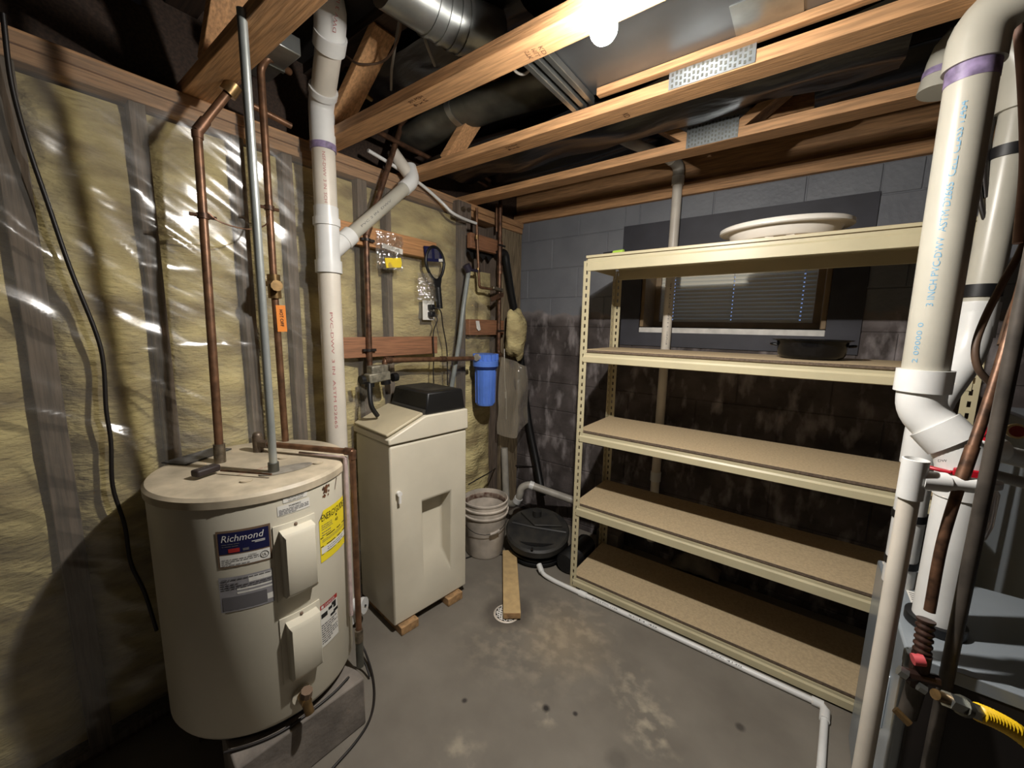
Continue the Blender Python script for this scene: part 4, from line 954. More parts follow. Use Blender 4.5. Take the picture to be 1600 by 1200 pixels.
obj('lid_ridge', tilt(G().tube([sp(-2.75, 0.17, 0.182), sp(-1.9, 0.02, 0.185), sp(0.35, 0.185, 0.182)], 0.007, 8)), DUSTYBLACK, sm)
obj('lid_flap', tilt(G().prism([sp(2.9, 0.17, 0.180), sp(-2.3, 0.02, 0.184), sp(0.6, 0.16, 0.180), sp(1.4, 0.17, 0.180), sp(2.2, 0.175, 0.180)], (0, 0, 0.014))), DUSTYBLACK, sm, bev=0.004)
obj('lid_bolt', G().tube([sp(-1.15, 0.198, 0.148), sp(-1.15, 0.208, 0.148)], 0.008, 8), INK, sm)
obj('discharge_boot', G().tube([sp(2.2, 0.09, 0.196), sp(2.2, 0.09, 0.25)], 0.03, 16), DUSTYBLACK, sm)
t = thing('corrugated_hose', 'black corrugated drain hose on the floor between sump and front shelf post', 'hose', (-1.0, 2.08, 0.0))
P = spline([(-1.016, 1.93, 0.066), (-1.012, 2.02, 0.066), (-1.012, 2.12, 0.066), (-1.014, 2.22, 0.066)], 12)
obj('hose_wall', G().tube(P, [0.053 + (0.010 if i % 2 else 0) for i in range(len(P))], 18), BLACKP, t, smooth=30)
tag(obj('grey_block', G().box((-0.99, 2.31, 0.0), (-0.84, 2.42, 0.13)), CONCPAD, bev=0.004), 'small grey concrete block behind the front shelf post', 'block')
# white elbow pipe from the sump
t = thing('sump_discharge', 'white sump pipe with a trap bend, running low along the window wall', 'pipe', (-1.50, 2.15, 0.1))
pts = [(-1.679, 2.200, 0.207), (-1.639, 2.180, 0.166), (-1.555, 2.160, 0.193), (-1.517, 2.160, 0.267), (-1.515, 2.170, 0.327), (-1.470, 2.200, 0.353), (-1.210, 2.330, 0.272), (-0.908, 2.400, 0.231)]
obj('tube', G().tube(bend(pts, 0.05), 0.026, 18), PVCG, t, smooth=60)
ring(t, 'coupling', along(pts[5], pts[6], 0.02), along(pts[5], pts[6], 0.12), 0.030, PVCW, 18)
ring(t, 'coupling', along(pts[2], pts[3], 0.3), along(pts[2], pts[3], 0.8), 0.030, PVCW, 18)
t = pipe('standpipe', [(-1.731, 2.250, 0.555), (-1.681, 2.220, 0.149)], 0.026, PVCG, 'upright grey-white standpipe behind the bucket near the corner', n=18)
# floor drain and plank
dc = Vector((-1.085, 1.455, 0))
t = thing('floor_drain', 'round white perforated floor drain strainer under the plank end', 'drain', tuple(dc))
rim = G().lathe([(0.062, 0.001), (0.068, 0.003), (0.064, 0.006), (0.058, 0.005)], dc, 32)
obj('drain_rim', rim, WHITEDIRTY, t)
obj('drain_dark', G().lathe([(0.062, 0.0005), (0.001, 0.0008)], dc, 32), INK, t, smooth=0)
g = G(); cell = 0.016; n = 8
for i in range(-4, 5):
    for j in range(-4, 5):
        x = i * cell + (cell / 2 if j % 2 else 0); y = j * cell * 0.87
        if math.hypot(x, y) > 0.056: continue
        o_ = [(dc.x + x + 0.0088 * math.cos(PI / 6 + k * PI / 3), dc.y + y + 0.0088 * math.sin(PI / 6 + k * PI / 3), 0.0045) for k in range(6)]
        i_ = [(dc.x + x + 0.0045 * math.cos(PI / 6 + k * PI / 3), dc.y + y + 0.0045 * math.sin(PI / 6 + k * PI / 3), 0.0045) for k in range(6)]
        g.add(o_ + i_, [(k, (k + 1) % 6, 6 + (k + 1) % 6, 6 + k) for k in range(6)])
obj('drain_grille', g, WHITEP, t, smooth=0)
pk = thing('plank', 'short yellowish plank lying on the floor across the drain', 'plank', (-1.2, 1.66, 0.0))
c0 = Vector((-1.037, 1.434, 0.006)); c1 = Vector((-1.381, 1.868, 0.006))
obj('board', G().bar(c0 + Vector((0, 0, 0.021)), c1 + Vector((0, 0, 0.021)), 0.088, 0.034), PLANK, pk, bev=0.003)
obj('end_grain', G().bar(c0 + Vector((0, 0, 0.021)) - (c1 - c0).normalized() * 0.002, c0 + Vector((0, 0, 0.021)), 0.080, 0.028), ENDGRAIN, pk)

# ============================================================ SHELVING UNIT
X0, X1, Y0, Y1 = -0.940, 0.455, 1.857, 2.275
sh = thing('shelving_unit', 'tall beige steel shelving unit with five particle board shelves under the window', 'shelves', ((X0 + X1) / 2, (Y0 + Y1) / 2, 0.0))
def post(x, y, sx, sy):
    """slotted angle post: two flanges pierced by a row of slots"""
    g = G(); w = 0.038; pitch_ = 0.0381; H_ = 1.828; k = int(H_ / pitch_)
    def flange(P):
        cols = [0.002, 0.0145, 0.0235, w]
        z = 0.0
        for i in range(k):
            zs = [z, z + 0.010, z + 0.029, z + pitch_]
            for a in range(3):
                for b in range(3):
                    if a == 1 and b == 1: continue
                    g.add([P(cols[a], zs[b]), P(cols[a + 1], zs[b]), P(cols[a + 1], zs[b + 1]), P(cols[a], zs[b + 1])], [(0, 1, 2, 3)])
            z += pitch_
    flange(lambda u, z: (x + sx * u, y, z)); flange(lambda u, z: (x, y + sy * u, z))
    return obj('post', g, STEELCREAM, sh, smooth=0, solid=0.0015)
post(X0, Y0, 1, 1); post(X1, Y0, -1, 1); post(X0, Y1, 1, -1); post(X1, Y1, -1, -1)
for zt_, bh in ((1.801, 0.063), (1.329, 0.050), (0.902, 0.050), (0.489, 0.058), (0.060, 0.052)):
    for y, s_ in ((Y0, 1), (Y1, -1)):
        pr = [(X0 + 0.02, y + s_ * 0.003, zt_ - bh), (X0 + 0.02, y - s_ * 0.004, zt_ - bh + 0.003), (X0 + 0.02, y - s_ * 0.004, zt_ - 0.02), (X0 + 0.02, y + s_ * 0.001, zt_ - 0.012), (X0 + 0.02, y + s_ * 0.001, zt_), (X0 + 0.02, y + s_ * 0.022, zt_), (X0 + 0.02, y + s_ * 0.022, zt_ - 0.004), (X0 + 0.02, y + s_ * 0.006, zt_ - 0.008), (X0 + 0.02, y + s_ * 0.006, zt_ - bh + 0.003)]
        obj('beam', G().prism(pr, (X1 - X0 - 0.04, 0, 0)), STEELCREAM, sh, smooth=25)
    for x, s_ in ((X0 + 0.003, 1), (X1 - 0.003, -1)):
        obj('end_beam', G().box((min(x, x + s_ * 0.003), Y0 + 0.02, zt_ - 0.045), (max(x, x + s_ * 0.003), Y1 - 0.02, zt_)), STEELCREAM, sh)
    bd = obj('shelf_board', G().box((X0 + 0.008, Y0 + 0.004, zt_ + 0.004), (X1 - 0.008, Y1 - 0.004, zt_ + 0.017)), PARTICLE, sh, bev=0.001)
    obj('board_edge', G().box((X0 + 0.010, Y0 + 0.0025, zt_ + 0.0045), (X1 - 0.010, Y0 + 0.0042, zt_ + 0.0155)), PARTEDGE_SHADED if zt_ < 1.5 else STEELCREAM, bd)
# oval white tub on the top shelf
zt_ = 1.8185
tb = Vector((-0.125, 2.03, zt_))
t = thing('oval_tub', 'white oval plastic tub with a wide rim on the top shelf', 'tub', tuple(tb))
SXo, SYo = 1.20, 0.90
obj('tub_wall', G().lathe([(0.001, 0.010), (0.146, 0.010), (0.152, 0.014), (0.166, 0.050), (0.184, 0.054), (0.189, 0.050), (0.194, 0.054), (0.193, 0.068), (0.186, 0.073), (0.170, 0.066), (0.146, 0.022), (0.001, 0.018)], tb, 64, sx=SXo, sy=SYo), CREAMTUB, t, smooth=50)
for k in range(6):
    a = math.radians(-150 + k * 24)
    obj('tub_foot', G().box((tb.x + 0.138 * SXo * math.cos(a) - 0.014, tb.y + 0.138 * SYo * math.sin(a) - 0.004, zt_), (tb.x + 0.138 * SXo * math.cos(a) + 0.014, tb.y + 0.138 * SYo * math.sin(a) + 0.004, zt_ + 0.012)), CREAMTUB, t)
fx_ = (-0.806, 1.900, 1.829)[0]
fl = thing('putty_knife', 'small tool with a lime handle and black tip on the top shelf corner', 'tool', (fx_, 1.895, zt_))
obj('handle', G().tube([(fx_ + 0.000, 1.905, zt_ + 0.009), (fx_ + 0.055, 1.895, zt_ + 0.009)], 0.009, 10), LIME, fl)
obj('tip', G().tube([(fx_ - 0.055, 1.913, zt_ + 0.010), (fx_ + 0.002, 1.905, zt_ + 0.009)], [0.006, 0.008], 10), INK, fl)
# black roasting pan on the second shelf
zp = 1.3465
pn = Vector((0.02, 2.075, zp))
t = thing('roasting_pan', 'round black speckled enamel pan on the second shelf', 'pan', tuple(pn))
obj('pan_wall', G().lathe([(0.001, 0.001), (0.095, 0.001), (0.108, 0.006), (0.116, 0.020), (0.120, 0.062), (0.124, 0.074), (0.138, 0.077), (0.139, 0.081), (0.124, 0.080), (0.116, 0.066), (0.110, 0.022), (0.095, 0.008), (0.001, 0.006)], pn, 56), ENAMELB, t, smooth=45)
for s_ in (-1, 1):
    hp = [pn + Vector((s_ * 0.118, -0.03, 0.055)), pn + Vector((s_ * 0.140, -0.022, 0.058)), pn + Vector((s_ * 0.140, 0.022, 0.058)), pn + Vector((s_ * 0.118, 0.03, 0.055))]
    obj('pan_handle', G().tube(spline(hp, 5), 0.005, 8), ENAMELB, t)
tag(obj('folded_rag', G().grid(lambda u, v: (-0.52 + 0.26 * u, 2.34 + 0.2 * v, 0.05 + 0.10 * math.sin(PI * u) * math.sin(PI * v) + 0.03 * wob((u * 5, v * 5, 1), 1.0)), 14, 12), mat('pale plastic rag', (0.45, 0.42, 0.38), 0.6, var=0.2, scale=12), smooth=180, solid=0.004), 'pale crumpled plastic behind the lowest shelf', 'rag')

# ============================================================ WINDOW WALL PIPE 
t = thing('wall_drain_pipe', 'thin white vertical drain pipe in front of the window, elbowed under the trusses', 'pipe', (-0.68, 2.42, 0.12))
yb = 2.42
v0 = Vector((-0.655, 2.420, 0.316)); v1 = Vector((-0.677, 2.420, 2.321))
xs_ = (v0.x + v1.x) / 2
V0 = Vector((xs_, yb, 0.12)); V1 = Vector((xs_, yb, v1.z))
e0 = Vector((-0.765, 1.936, 2.335)); e1 = Vector((-0.855, 1.751, 2.360))
obj('tube', G().tube([V0, V1 + Vector((0, 0, -0.02))], 0.026, 20), PVC, t, smooth=60)
obj('elbow', G().tube(bend([V1 + Vector((0, 0, -0.05)), V1 + Vector((0, 0, 0.045)), V1 + Vector((0, 0, 0.045)) + (e0 - V1).normalized() * 0.10], 0.05), 0.030, 20), PVCG, t, smooth=60)
ring(t, 'elbow_hub', V1 + Vector((0, 0, -0.06)), V1 + Vector((0, 0, -0.015)), 0.033, PVCW, 20)
obj('run', G().tube([V1 + Vector((0, 0, 0.05)) + (e0 - V1).normalized() * 0.05, e0, e1], 0.026, 20), PVC, t, smooth=60)
obj('run_elbow', G().tube(bend([along(e1, e0, 0.5), e1, e1 + Vector((-0.04, -0.03, 0.12))], 0.04), 0.031, 20), PVC, t, smooth=60)
pipe_print('pipe_print', t, INKG, 'PVC 1120  SCH 40', V0, (0, 0, 1), (0.4, -0.9, 0), 0.026, 0.35, 0.007, start=1.25)
obj('mid_coupling', G().tube([V0 + Vector((0, 0, 0.40)), V0 + Vector((0, 0, 0.46))], 0.031, 18), PVCW, t, smooth=60)

# ============================================================ FLOOR CONDENSATE LINE
f0 = Vector((-1.145, 1.847, 0.050)); f1 = Vector((-1.101, 1.821, 0.020)); f2 = Vector((-1.019, 1.817, 0.013)); f3 = Vector((0.206, 1.815, 0.013)); f4 = Vector((0.165, 1.02, 0.013))
f4 = Vector((0.186, 1.533, 0.013)); f4 = f4 + (f4 - f3) * 1.6
t = thing('floor_pipe', 'thin white plastic pipe along the floor in front of the shelves, turning toward the camera', 'pipe', (f2.x, f2.y, 0.0))
obj('tube', G().tube(bend([f0, f1, f2, f3, f4], 0.03), 0.0125, 16), PVCW, t, smooth=60)
for a, b in ((along(f2, f3, 0.13), along(f2, f3, 0.165)), (along(f2, f3, 0.965), along(f2, f3, 0.995)), (along(f3, f4, 0.03), along(f3, f4, 0.10)), (f0, along(f0, f1, 0.8))): ring(t, 'coupling', a, b, 0.0165, PVCW, 16)
ax = (f3 - f2).normalized()
for st, sx_ in ((0.24, '3/4 IN PVC 1120'), (0.44, 'SCH 40'), (0.80, 'CPVC 4120')):
    pipe_print('pipe_print', t, INK, sx_, f2, ax, (0.3, -0.6, 0.75), 0.0125, 0.14, 0.006, start=st)

# ============================================================ THINGS ON THE LEFT WALL
def wboard(name, ya, yb_, za, zb_, m, lab_, th=0.036, x0=XW + 0.016):
    b_ = obj(name, G().box((x0, ya, za), (x0 + th, yb_, zb_)), m, bev=0.003)
    return tag(b_, lab_, 'board')
wboard('wall_board', 0.956, 1.565, 1.819, 1.910, BOARDL, 'light fir board high on the left wall behind the bag and racket')
wboard('wall_board', 0.956, 1.565, 1.294, 1.392, BOARD, 'long reddish-brown board on the left wall below the outlet')
wboard('wall_board', 1.865, 2.184, 1.937, 2.028, BOARD, 'short brown board high in the corner behind two copper pipes', x0=XW - 0.002)
wboard('wall_board', 1.847, 2.202, 1.398, 1.498, BOARD, 'short brown board with a white tag above the blue filter', x0=XW + 0.004)
tag(obj('white_tag', G().prism([(XW + 0.0415, 1.904, 1.489), (XW + 0.0415, 1.936, 1.489), (XW + 0.050, 1.942, 1.432), (XW + 0.050, 1.922, 1.425), (XW + 0.045, 1.909, 1.441)], (0.0015, 0, 0)), PAPER, smooth=0), 'small white paper tag stapled to the short brown board', 'tag')
# vertical copper to the softener
XP = -1.86
t = thing('copper_pipe', 'copper supply pipe crossing both wall boards down to the bypass valve', 'pipe', (-1.693, 1.109, 1.227))
a0 = Vector((-1.693, 1.112, 1.221)); a1 = Vector((-1.693, 1.116, 1.863)); a2 = Vector((-1.456, 1.151, 2.302)); a3 = Vector((-1.618, 1.692, 2.442)); a4 = Vector((-1.611, 1.773, 2.442))
a2 = Vector((-1.700, 1.344, 2.444))
obj('tube', G().tube(bend([a0, a1, a2, a3, a4], 0.02), 0.0135, 14), COPPERD, t, smooth=60)
ring(t, 'elbow', a1, along(a1, a2, 0.08), 0.017, COPPERD); ring(t, 'elbow', along(a2, a1, 0.05), a2, 0.017, COPPERD)
for k in ((-1.693, 1.118, 1.844), (-1.693, 1.109, 1.330)):
    k = Vector(k); obj('pipe_clip', G().tube([k + Vector((0, 0, -0.006)), k + Vector((0, 0, 0.006))], 0.018, 14).bar(k + Vector((0.0, -0.03, 0)), k + Vector((0, 0.04, 0)), 0.012, 0.012), CABLE, t)
t = thing('copper_pipe', 'horizontal copper pipe from the bypass valve to the blue filter', 'pipe', (-1.665, 1.184, 1.230))
b0 = Vector((-1.665, 1.177, 1.224)); b1 = Vector((-1.665, 1.178, 1.278)); b2 = Vector((-1.638, 1.796, 1.257))
obj('tube', G().tube(bend([b0, b1, b2], 0.015), 0.0135, 14), COPPER, t, smooth=60)
ring(t, 'elbow', along(b1, b2, 0.0), along(b1, b2, 0.06), 0.0175, COPPERD); ring(t, 'coupling', along(b1, b2, 0.58), along(b1, b2, 0.64), 0.017, COPPERD)
# blue filter
fc = Vector((-1.633, 1.911, 0))
t = thing('water_filter', 'blue cartridge water filter housing hanging in the corner', 'water filter', (fc.x, fc.y, 0.950))
obj('housing', G().lathe([(0.001, 0.950), (0.055, 0.950), (0.060, 0.961), (0.066, 1.188), (0.073, 1.194)], fc, 36), BLUE, t, smooth=40)
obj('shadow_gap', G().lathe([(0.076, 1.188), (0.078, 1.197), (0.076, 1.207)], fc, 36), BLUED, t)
obj('cap', G().lathe([(0.082, 1.203), (0.082, 1.237), (0.075, 1.243), (0.075, 1.279), (0.046, 1.285), (0.001, 1.285)], fc, 36), BLUE, t, smooth=35)
for k in range(18):
    a = 2 * PI * k / 18
    obj('cap_rib', G().bar((fc.x + 0.076 * math.cos(a), fc.y + 0.076 * math.sin(a), 1.243), (fc.x + 0.076 * math.cos(a), fc.y + 0.076 * math.sin(a), 1.281), 0.010, 0.012, (math.cos(a), math.sin(a), 0)), BLUE, t)
for a in range(10):
    aa = 2 * PI * a / 10 + 0.2
    obj('housing_rib', G().bar((fc.x + 0.061 * math.cos(aa), fc.y + 0.061 * math.sin(aa), 0.964), (fc.x + 0.066 * math.cos(aa), fc.y + 0.066 * math.sin(aa), 1.187), 0.006, 0.005, (math.cos(aa), math.sin(aa), 0)), BLUE, t)
ring(t, 'port', (fc.x, fc.y - 0.091, 1.262), (fc.x, fc.y - 0.064, 1.262), 0.022, PVCG); ring(t, 'port', (fc.x, fc.y + 0.064, 1.262), (fc.x, fc.y + 0.100, 1.262), 0.022, BRASS)
# riser right of the filter, thin tube left of it
XQ = -1.86
def vline(px0, py0, px1, py1): pass
t = thing('copper_pipe', 'dark copper riser in the corner right of the blue filter', 'pipe', (-1.693, 2.131, 1.236))
a0 = Vector((-1.693, 2.117, 1.228)); a1 = Vector((-1.693, 2.114, 2.276))
obj('tube', G().tube(bend([Vector((fc.x, fc.y + 0.091, 1.262)), Vector((-1.67, a0.y, 1.262)), a0 + Vector((0, 0, 0.05)), a1], 0.02), 0.0135, 14), COPPERD, t, smooth=60)
for k in ((-1.693, 2.120, 1.987), (-1.693, 2.120, 1.426)):
    k = Vector(k); obj('pipe_clip', G().tube([k + Vector((0, 0, -0.006)), k + Vector((0, 0, 0.006))], 0.018, 14).bar(k + Vector((0.012, -0.035, 0)), k + Vector((0.012, 0.035, 0)), 0.010, 0.010), CABLE, t)
ring(t, 'saddle_valve', (-1.693, 2.117, 1.859), (-1.693, 2.118, 1.805), 0.019, COPPERD)
k = Vector((-1.693, 2.079, 1.697)); obj('valve', G().bar(k + Vector((0.01, -0.05, 0.01)), k + Vector((0.01, 0.05, 0.0)), 0.026, 0.022), SOLDER, t, bev=0.004)
k = Vector((-1.674, 2.051, 1.657)); obj('valve_lever', G().bar(k + Vector((0.02, -0.07, -0.03)), k + Vector((0.02, 0.06, 0.012)), 0.03, 0.006, (1, 0, 0)), COPPERD, t, bev=0.002)
t = thing('copper_tube', 'thin bright copper tube left of the corner riser, turning into its valve', 'pipe', (-1.693, 1.906, 1.694))
obj('tube', G().tube(bend([(-1.693, 1.884, 2.169), (-1.693, 1.884, 2.076), (-1.693, 1.912, 1.699), (-1.693, 2.046, 1.698)], 0.02), 0.0085, 12), COPPER, t, smooth=60)
for k in ((-1.693, 1.885, 1.997), (-1.693, 1.899, 1.803)): k = Vector(k); ring(t, 'joint', k + Vector((0, 0, -0.012)), k + Vector((0, 0, 0.012)), 0.0115, BRASS)
t = thing('corner_pipe', 'thin short copper stub beside the dark corner riser', 'pipe', (-1.702, 2.090, 2.060))
obj('tube', G().tube([(-1.711, 2.097, 2.251), (-1.711, 2.100, 2.075)], 0.007, 10), COPPER, t)
t = thing('grey_hose', 'grey flexible hose with a dark clamp hanging left of the filter', 'hose', (-1.684, 1.747, 1.257))
P = spline([(-1.693, 1.817, 1.801), (-1.684, 1.791, 1.721), (-1.674, 1.748, 1.566), (-1.674, 1.715, 1.375), (-1.693, 1.679, 1.143), (-1.711, 1.669, 1.024)], 8)
obj('hose_wall', G().tube(P, 0.0135, 14), mat('grey hose', (0.52, 0.54, 0.53), 0.4, var=0.1, scale=20), t, smooth=60)
obj('clamp', G().tube([(-1.693, 1.789, 1.820), (-1.688, 1.812, 1.785)], 0.024, 14).tube([(-1.693, 1.811, 1.796), (-1.693, 1.911, 1.797)], 0.010, 10), mat('purple black clamp', (0.16, 0.14, 0.20), 0.45), t)
t = thing('black_pipe', 'black flexible pipe slanting down the corner behind the wool', 'hose', (-1.501, 2.439, 0.278))
obj('hose_wall', G().tube(spline([(-1.720, 2.115, 1.931), (-1.702, 2.175, 1.947), (-1.702, 2.206, 1.871), (-1.715, 2.273, 1.705), (-1.715, 2.342, 1.505), (-1.702, 2.419, 1.123), (-1.632, 2.421, 0.736), (-1.541, 2.402, 0.456), (-1.441, 2.348, 0.223)], 6), 0.026, 16), BLACKP, t, smooth=60)
# torn glass wool and loose film in the corner
g = G().ball((-1.656, 2.264, 1.400), 1.0, 22, 16)
c = Vector((-1.656, 2.264, 1.400))
g.map(lambda p: c + Vector(((p - c).x * 0.07, (p - c).y * 0.10, (p - c).z * 0.17)) * (1 + 0.35 * wob(p * 1.0, 1.6) + 0.15 * wob(p, 4.0)))
tag(obj('torn_insulation', g, FIBRE, smooth=180), 'torn lump of yellow glass wool bulging from the corner', 'insulation', )
g = G().grid(lambda u, v: (XW - 0.03 + 0.03 * wob((u * 3, v * 3, 3), 1.0), 1.856 + 0.319 * u, 1.905 + 0.12 * v + 0.04 * wob((u * 6, 0, 1), 1.3) * (1 - v)), 24, 8)
tag(obj('torn_paper', g, mat('black torn facing', (0.06, 0.05, 0.05), 0.9), smooth=180), 'ragged black facing torn below the short corner board', 'insulation')
sA = [Vector((-1.674, 2.144, 1.255)), Vector((-1.602, 2.356, 1.174))]; sB = [Vector((-1.674, 2.128, 0.709)), Vector((-1.602, 2.360, 0.713))]
def drape(u, v):
    a = sA[0].lerp(sA[1], u); b = sB[0].lerp(sB[1], u); p = a.lerp(b, v)
    return p + Vector((0.02 * wob((u * 3, v * 3, 1), 1.2), -0.03 * math.sin(u * 9 + v * 2) * 0.6 - 0.02, 0.0)) + Vector((0.03 * v * math.sin(PI * u), 0, -0.05 * v * math.sin(PI * u * 1.3)))
tag(obj('loose_film', G().grid(drape, 24, 24), DRAPE, smooth=180), 'dusty plastic film hanging loose in the corner below the wool', 'plastic sheet')
tag(obj('pull_string', G().tube(spline([(-1.695, 2.184, 1.301), (-1.684, 2.184, 1.052), (-1.671, 2.184, 0.984), (-1.667, 2.184, 0.798)], 5), 0.0025, 6).tube([(-1.677, 2.184, 0.997), (-1.675, 2.184, 0.951)], 0.006, 8), WHITEP), 'white pull cord with a knot in front of the loose corner film', 'string')
# plastic bag with yellow paper, racket, outlet
bx = XW + 0.060
g = G().grid(lambda u, v: (bx + 0.018 * math.sin(PI * u) + 0.012 * wob((u * 4, v * 4, 7), 1.5), 1.169 + 0.155 * u + 0.01 * wob((v * 4, 1, 1), 1), 1.723 + 0.173 * v), 16, 18)
bg = thing('plastic_bag', 'clear plastic bag holding a yellow slip pinned to the light board', 'bag', (bx, 1.247, 1.723))
obj('bag_film', g, BAGFILM, bg, smooth=180)
obj('yellow_slip', G().prism([(-1.679, 1.204, 1.774), (-1.679, 1.299, 1.788), (-1.679, 1.304, 1.764), (-1.679, 1.299, 1.741), (-1.679, 1.212, 1.728)], (0.002, 0, 0)), YELLOWP, bg, smooth=0)
obj('paper_strip', G().prism([(-1.685, 1.193, 1.844), (-1.685, 1.317, 1.832), (-1.685, 1.316, 1.807), (-1.685, 1.196, 1.821)], (0.001, 0, 0)), PAPER, bg, smooth=0)
rk = thing('bug_zapper', 'black racket-shaped bug zapper with a navy card hanging on the left wall', 'racket', (-1.693, 1.559, 1.564))
rc = Vector((-1.693, 1.542, 1.794)); tr = Vector((-1.693, 1.559, 1.564)); up_ = (Vector((-1.693, 1.525, 1.880)) - tr).normalized(); sd_ = Vector((0, 1, 0)); sd_ = (sd_ - up_ * sd_.dot(up_)).normalized()
def egg(t_, s_=1.0):
    a = 2 * PI * t_; w_ = 0.070 * (1 - 0.18 * math.sin(-a) * 0) ; y_ = math.sin(a); x_ = math.cos(a) * (1 - 0.22 * max(0, -y_))
    return rc + sd_ * (0.067 * x_ * s_) + up_ * (0.089 * y_ * s_)
loop = [egg(i / 40) for i in range(41)]
obj('head_rim', G().tube(loop, 0.0085, 10), BLACKP, rk, smooth=60)
obj('throat', G().prism([egg(0.64), egg(0.70), egg(0.75), egg(0.80), egg(0.86), rc - up_ * 0.1365 + sd_ * 0.0155, rc - up_ * 0.1365 - sd_ * 0.0155], (0.012, 0, 0)), BLACKP, rk, bev=0.003)
obj('handle', G().tube([rc - up_ * 0.1274 + Vector((0.006, 0, 0)), rc - up_ * 0.2457 + Vector((0.006, 0, 0))], 0.0175, 14), BLACKP, rk, smooth=60)
card = obj('navy_card', G().prism([rc + up_ * 0.0892 - sd_ * 0.0728, rc + up_ * 0.0910 + sd_ * 0.0273, rc + up_ * 0.0546 + sd_ * 0.0582, rc + up_ * 0.0091 + sd_ * 0.0655, rc + up_ * 0.0109 - sd_ * 0.0655, rc + up_ * 0.0546 - sd_ * 0.0710], (0.002, 0, 0)), NAVY, rk, smooth=0)
obj('card_sticker', G().prism([rc + up_ * 0.0255 + sd_ * 0.0273, rc + up_ * 0.0273 + sd_ * 0.0582, rc + up_ * 0.0127 + sd_ * 0.0582, rc + up_ * 0.0109 + sd_ * 0.0273], (0.003, 0, 0)), PAPER, card, smooth=0)
g = G()
for k in range(7):
    for s0 in (-0.055, 0.0):
        g.prism([rc + up_ * (0.075 - k * 0.0073) + sd_ * s0 + Vector((0.0022, 0, 0)), rc + up_ * (0.075 - k * 0.0073) + sd_ * (s0 + 0.035) + Vector((0.0022, 0, 0)), rc + up_ * (0.072 - k * 0.0073) + sd_ * (s0 + 0.035) + Vector((0.0022, 0, 0)), rc + up_ * (0.072 - k * 0.0073) + sd_ * s0 + Vector((0.0022, 0, 0))], (0.0003, 0, 0))
obj('card_print', g, INKG, card, smooth=0)
g = G()
for k in range(-5, 6): g.tube([rc + sd_ * (0.0114 * k) + up_ * 0.0546, rc + sd_ * (0.0114 * k) - up_ * 0.0637], 0.0006, 4)
w = obj('wire_grid', g, CABLEG, rk); w['kind'] = 'stuff'
g = G().grid(lambda u, v: (XW + 0.05 + 0.025 * math.sin(PI * u) + 0.02 * wob((u * 5, v * 5, 4), 1.5), 1.429 + 0.137 * u, 1.587 + 0.146 * v), 14, 12)
tag(obj('crumpled_bag', g, BAGFILM, smooth=180), 'small crumpled clear bag tucked behind the racket handle', 'bag')
ot = thing('outlet', 'white double outlet with two black plugs on the left wall', 'outlet', (-1.711, 1.507, 1.484))
oy0, oy1, oz0, oz1 = 1.470, 1.552, 1.484, 1.592
obj('cover_plate', G().box((XW + 0.035, oy0, oz0), (XW + 0.041, oy1, oz1)), OUTLETW, ot, bev=0.002)
obj('outlet_box', G().box((XW - 0.03, oy0 + 0.01, oz0 + 0.008), (XW + 0.036, oy1 - 0.01, oz1 - 0.008)), mat('grey box', (0.5, 0.5, 0.5), 0.5), ot)
for zc in (oz0 + 0.032, oz1 - 0.036):
    obj('socket', G().box((XW + 0.041, oy0 + 0.028, zc - 0.016), (XW + 0.0425, oy0 + 0.062, zc + 0.016)), WHITEP, ot)
for k, zc in enumerate((oz1 - 0.036, oz0 + 0.032)):
    pl = thing('power_cord', ('upper' if k == 0 else 'lower') + ' black plug and cord hanging from the white outlet', 'cord', (XW + 0.045, oy0 + 0.045, zc))
    obj('plug', G().box((XW + 0.0428, oy0 + 0.030, zc - 0.014), (XW + 0.075, oy0 + 0.062, zc + 0.014)), BLACKR, pl, bev=0.005)
    y_ = oy0 + 0.05
    if k == 0: P = spline([(XW + 0.07, y_, zc), (XW + 0.095, y_ + 0.03, zc - 0.02), (-1.674, 1.580, 1.450), (-1.674, 1.609, 1.321), (-1.674, 1.613, 1.189), (-1.674, 1.613, 1.105)], 8)
    else: P = spline([(XW + 0.07, y_, zc), (XW + 0.09, y_ + 0.01, zc - 0.03), (-1.683, 1.515, 1.413), (-1.684, 1.518, 1.287), (-1.683, 1.512, 1.196), (-1.684, 1.516, 1.107)], 8)
    obj('cord', G().tube(P, 0.0035, 8), CABLE, pl, smooth=60)
tag(obj('white_tubing', G().tube(spline([(-1.715, 1.155, 2.251), (-1.715, 1.241, 2.238), (-1.715, 1.330, 2.222), (-1.715, 1.477, 2.188), (-1.702, 1.602, 2.133), (-1.674, 1.654, 2.087), (-1.684, 1.762, 2.078), (-1.693, 1.879, 2.078)], 6), 0.0085, 10), PVCW, smooth=60), 'flexible white tubing looping along the plate from the drain branch to the thin copper tube', 'tube')
bxx = thing('junction_box', 'small metal junction box with a knob under the plate near the corner', 'box', (-1.729, 1.820, 2.148))
k = Vector((-1.720, 1.783, 2.142))
obj('box_body', G().box((k.x - 0.03, k.y - 0.05, k.z - 0.05), (k.x + 0.02, k.y + 0.06, k.z + 0.04)), GREYSTUD, bxx, bev=0.003)
obj('knob', G().tube([Vector((-1.702, 1.765, 2.135)), Vector((-1.702, 1.765, 2.135)) + Vector((0.02, 0, 0))], 0.014, 12).tube([Vector((-1.702, 1.814, 2.143)), Vector((-1.702, 1.814, 2.143)) + Vector((0.015, 0, 0))], 0.012, 12), SOLDER, bxx)
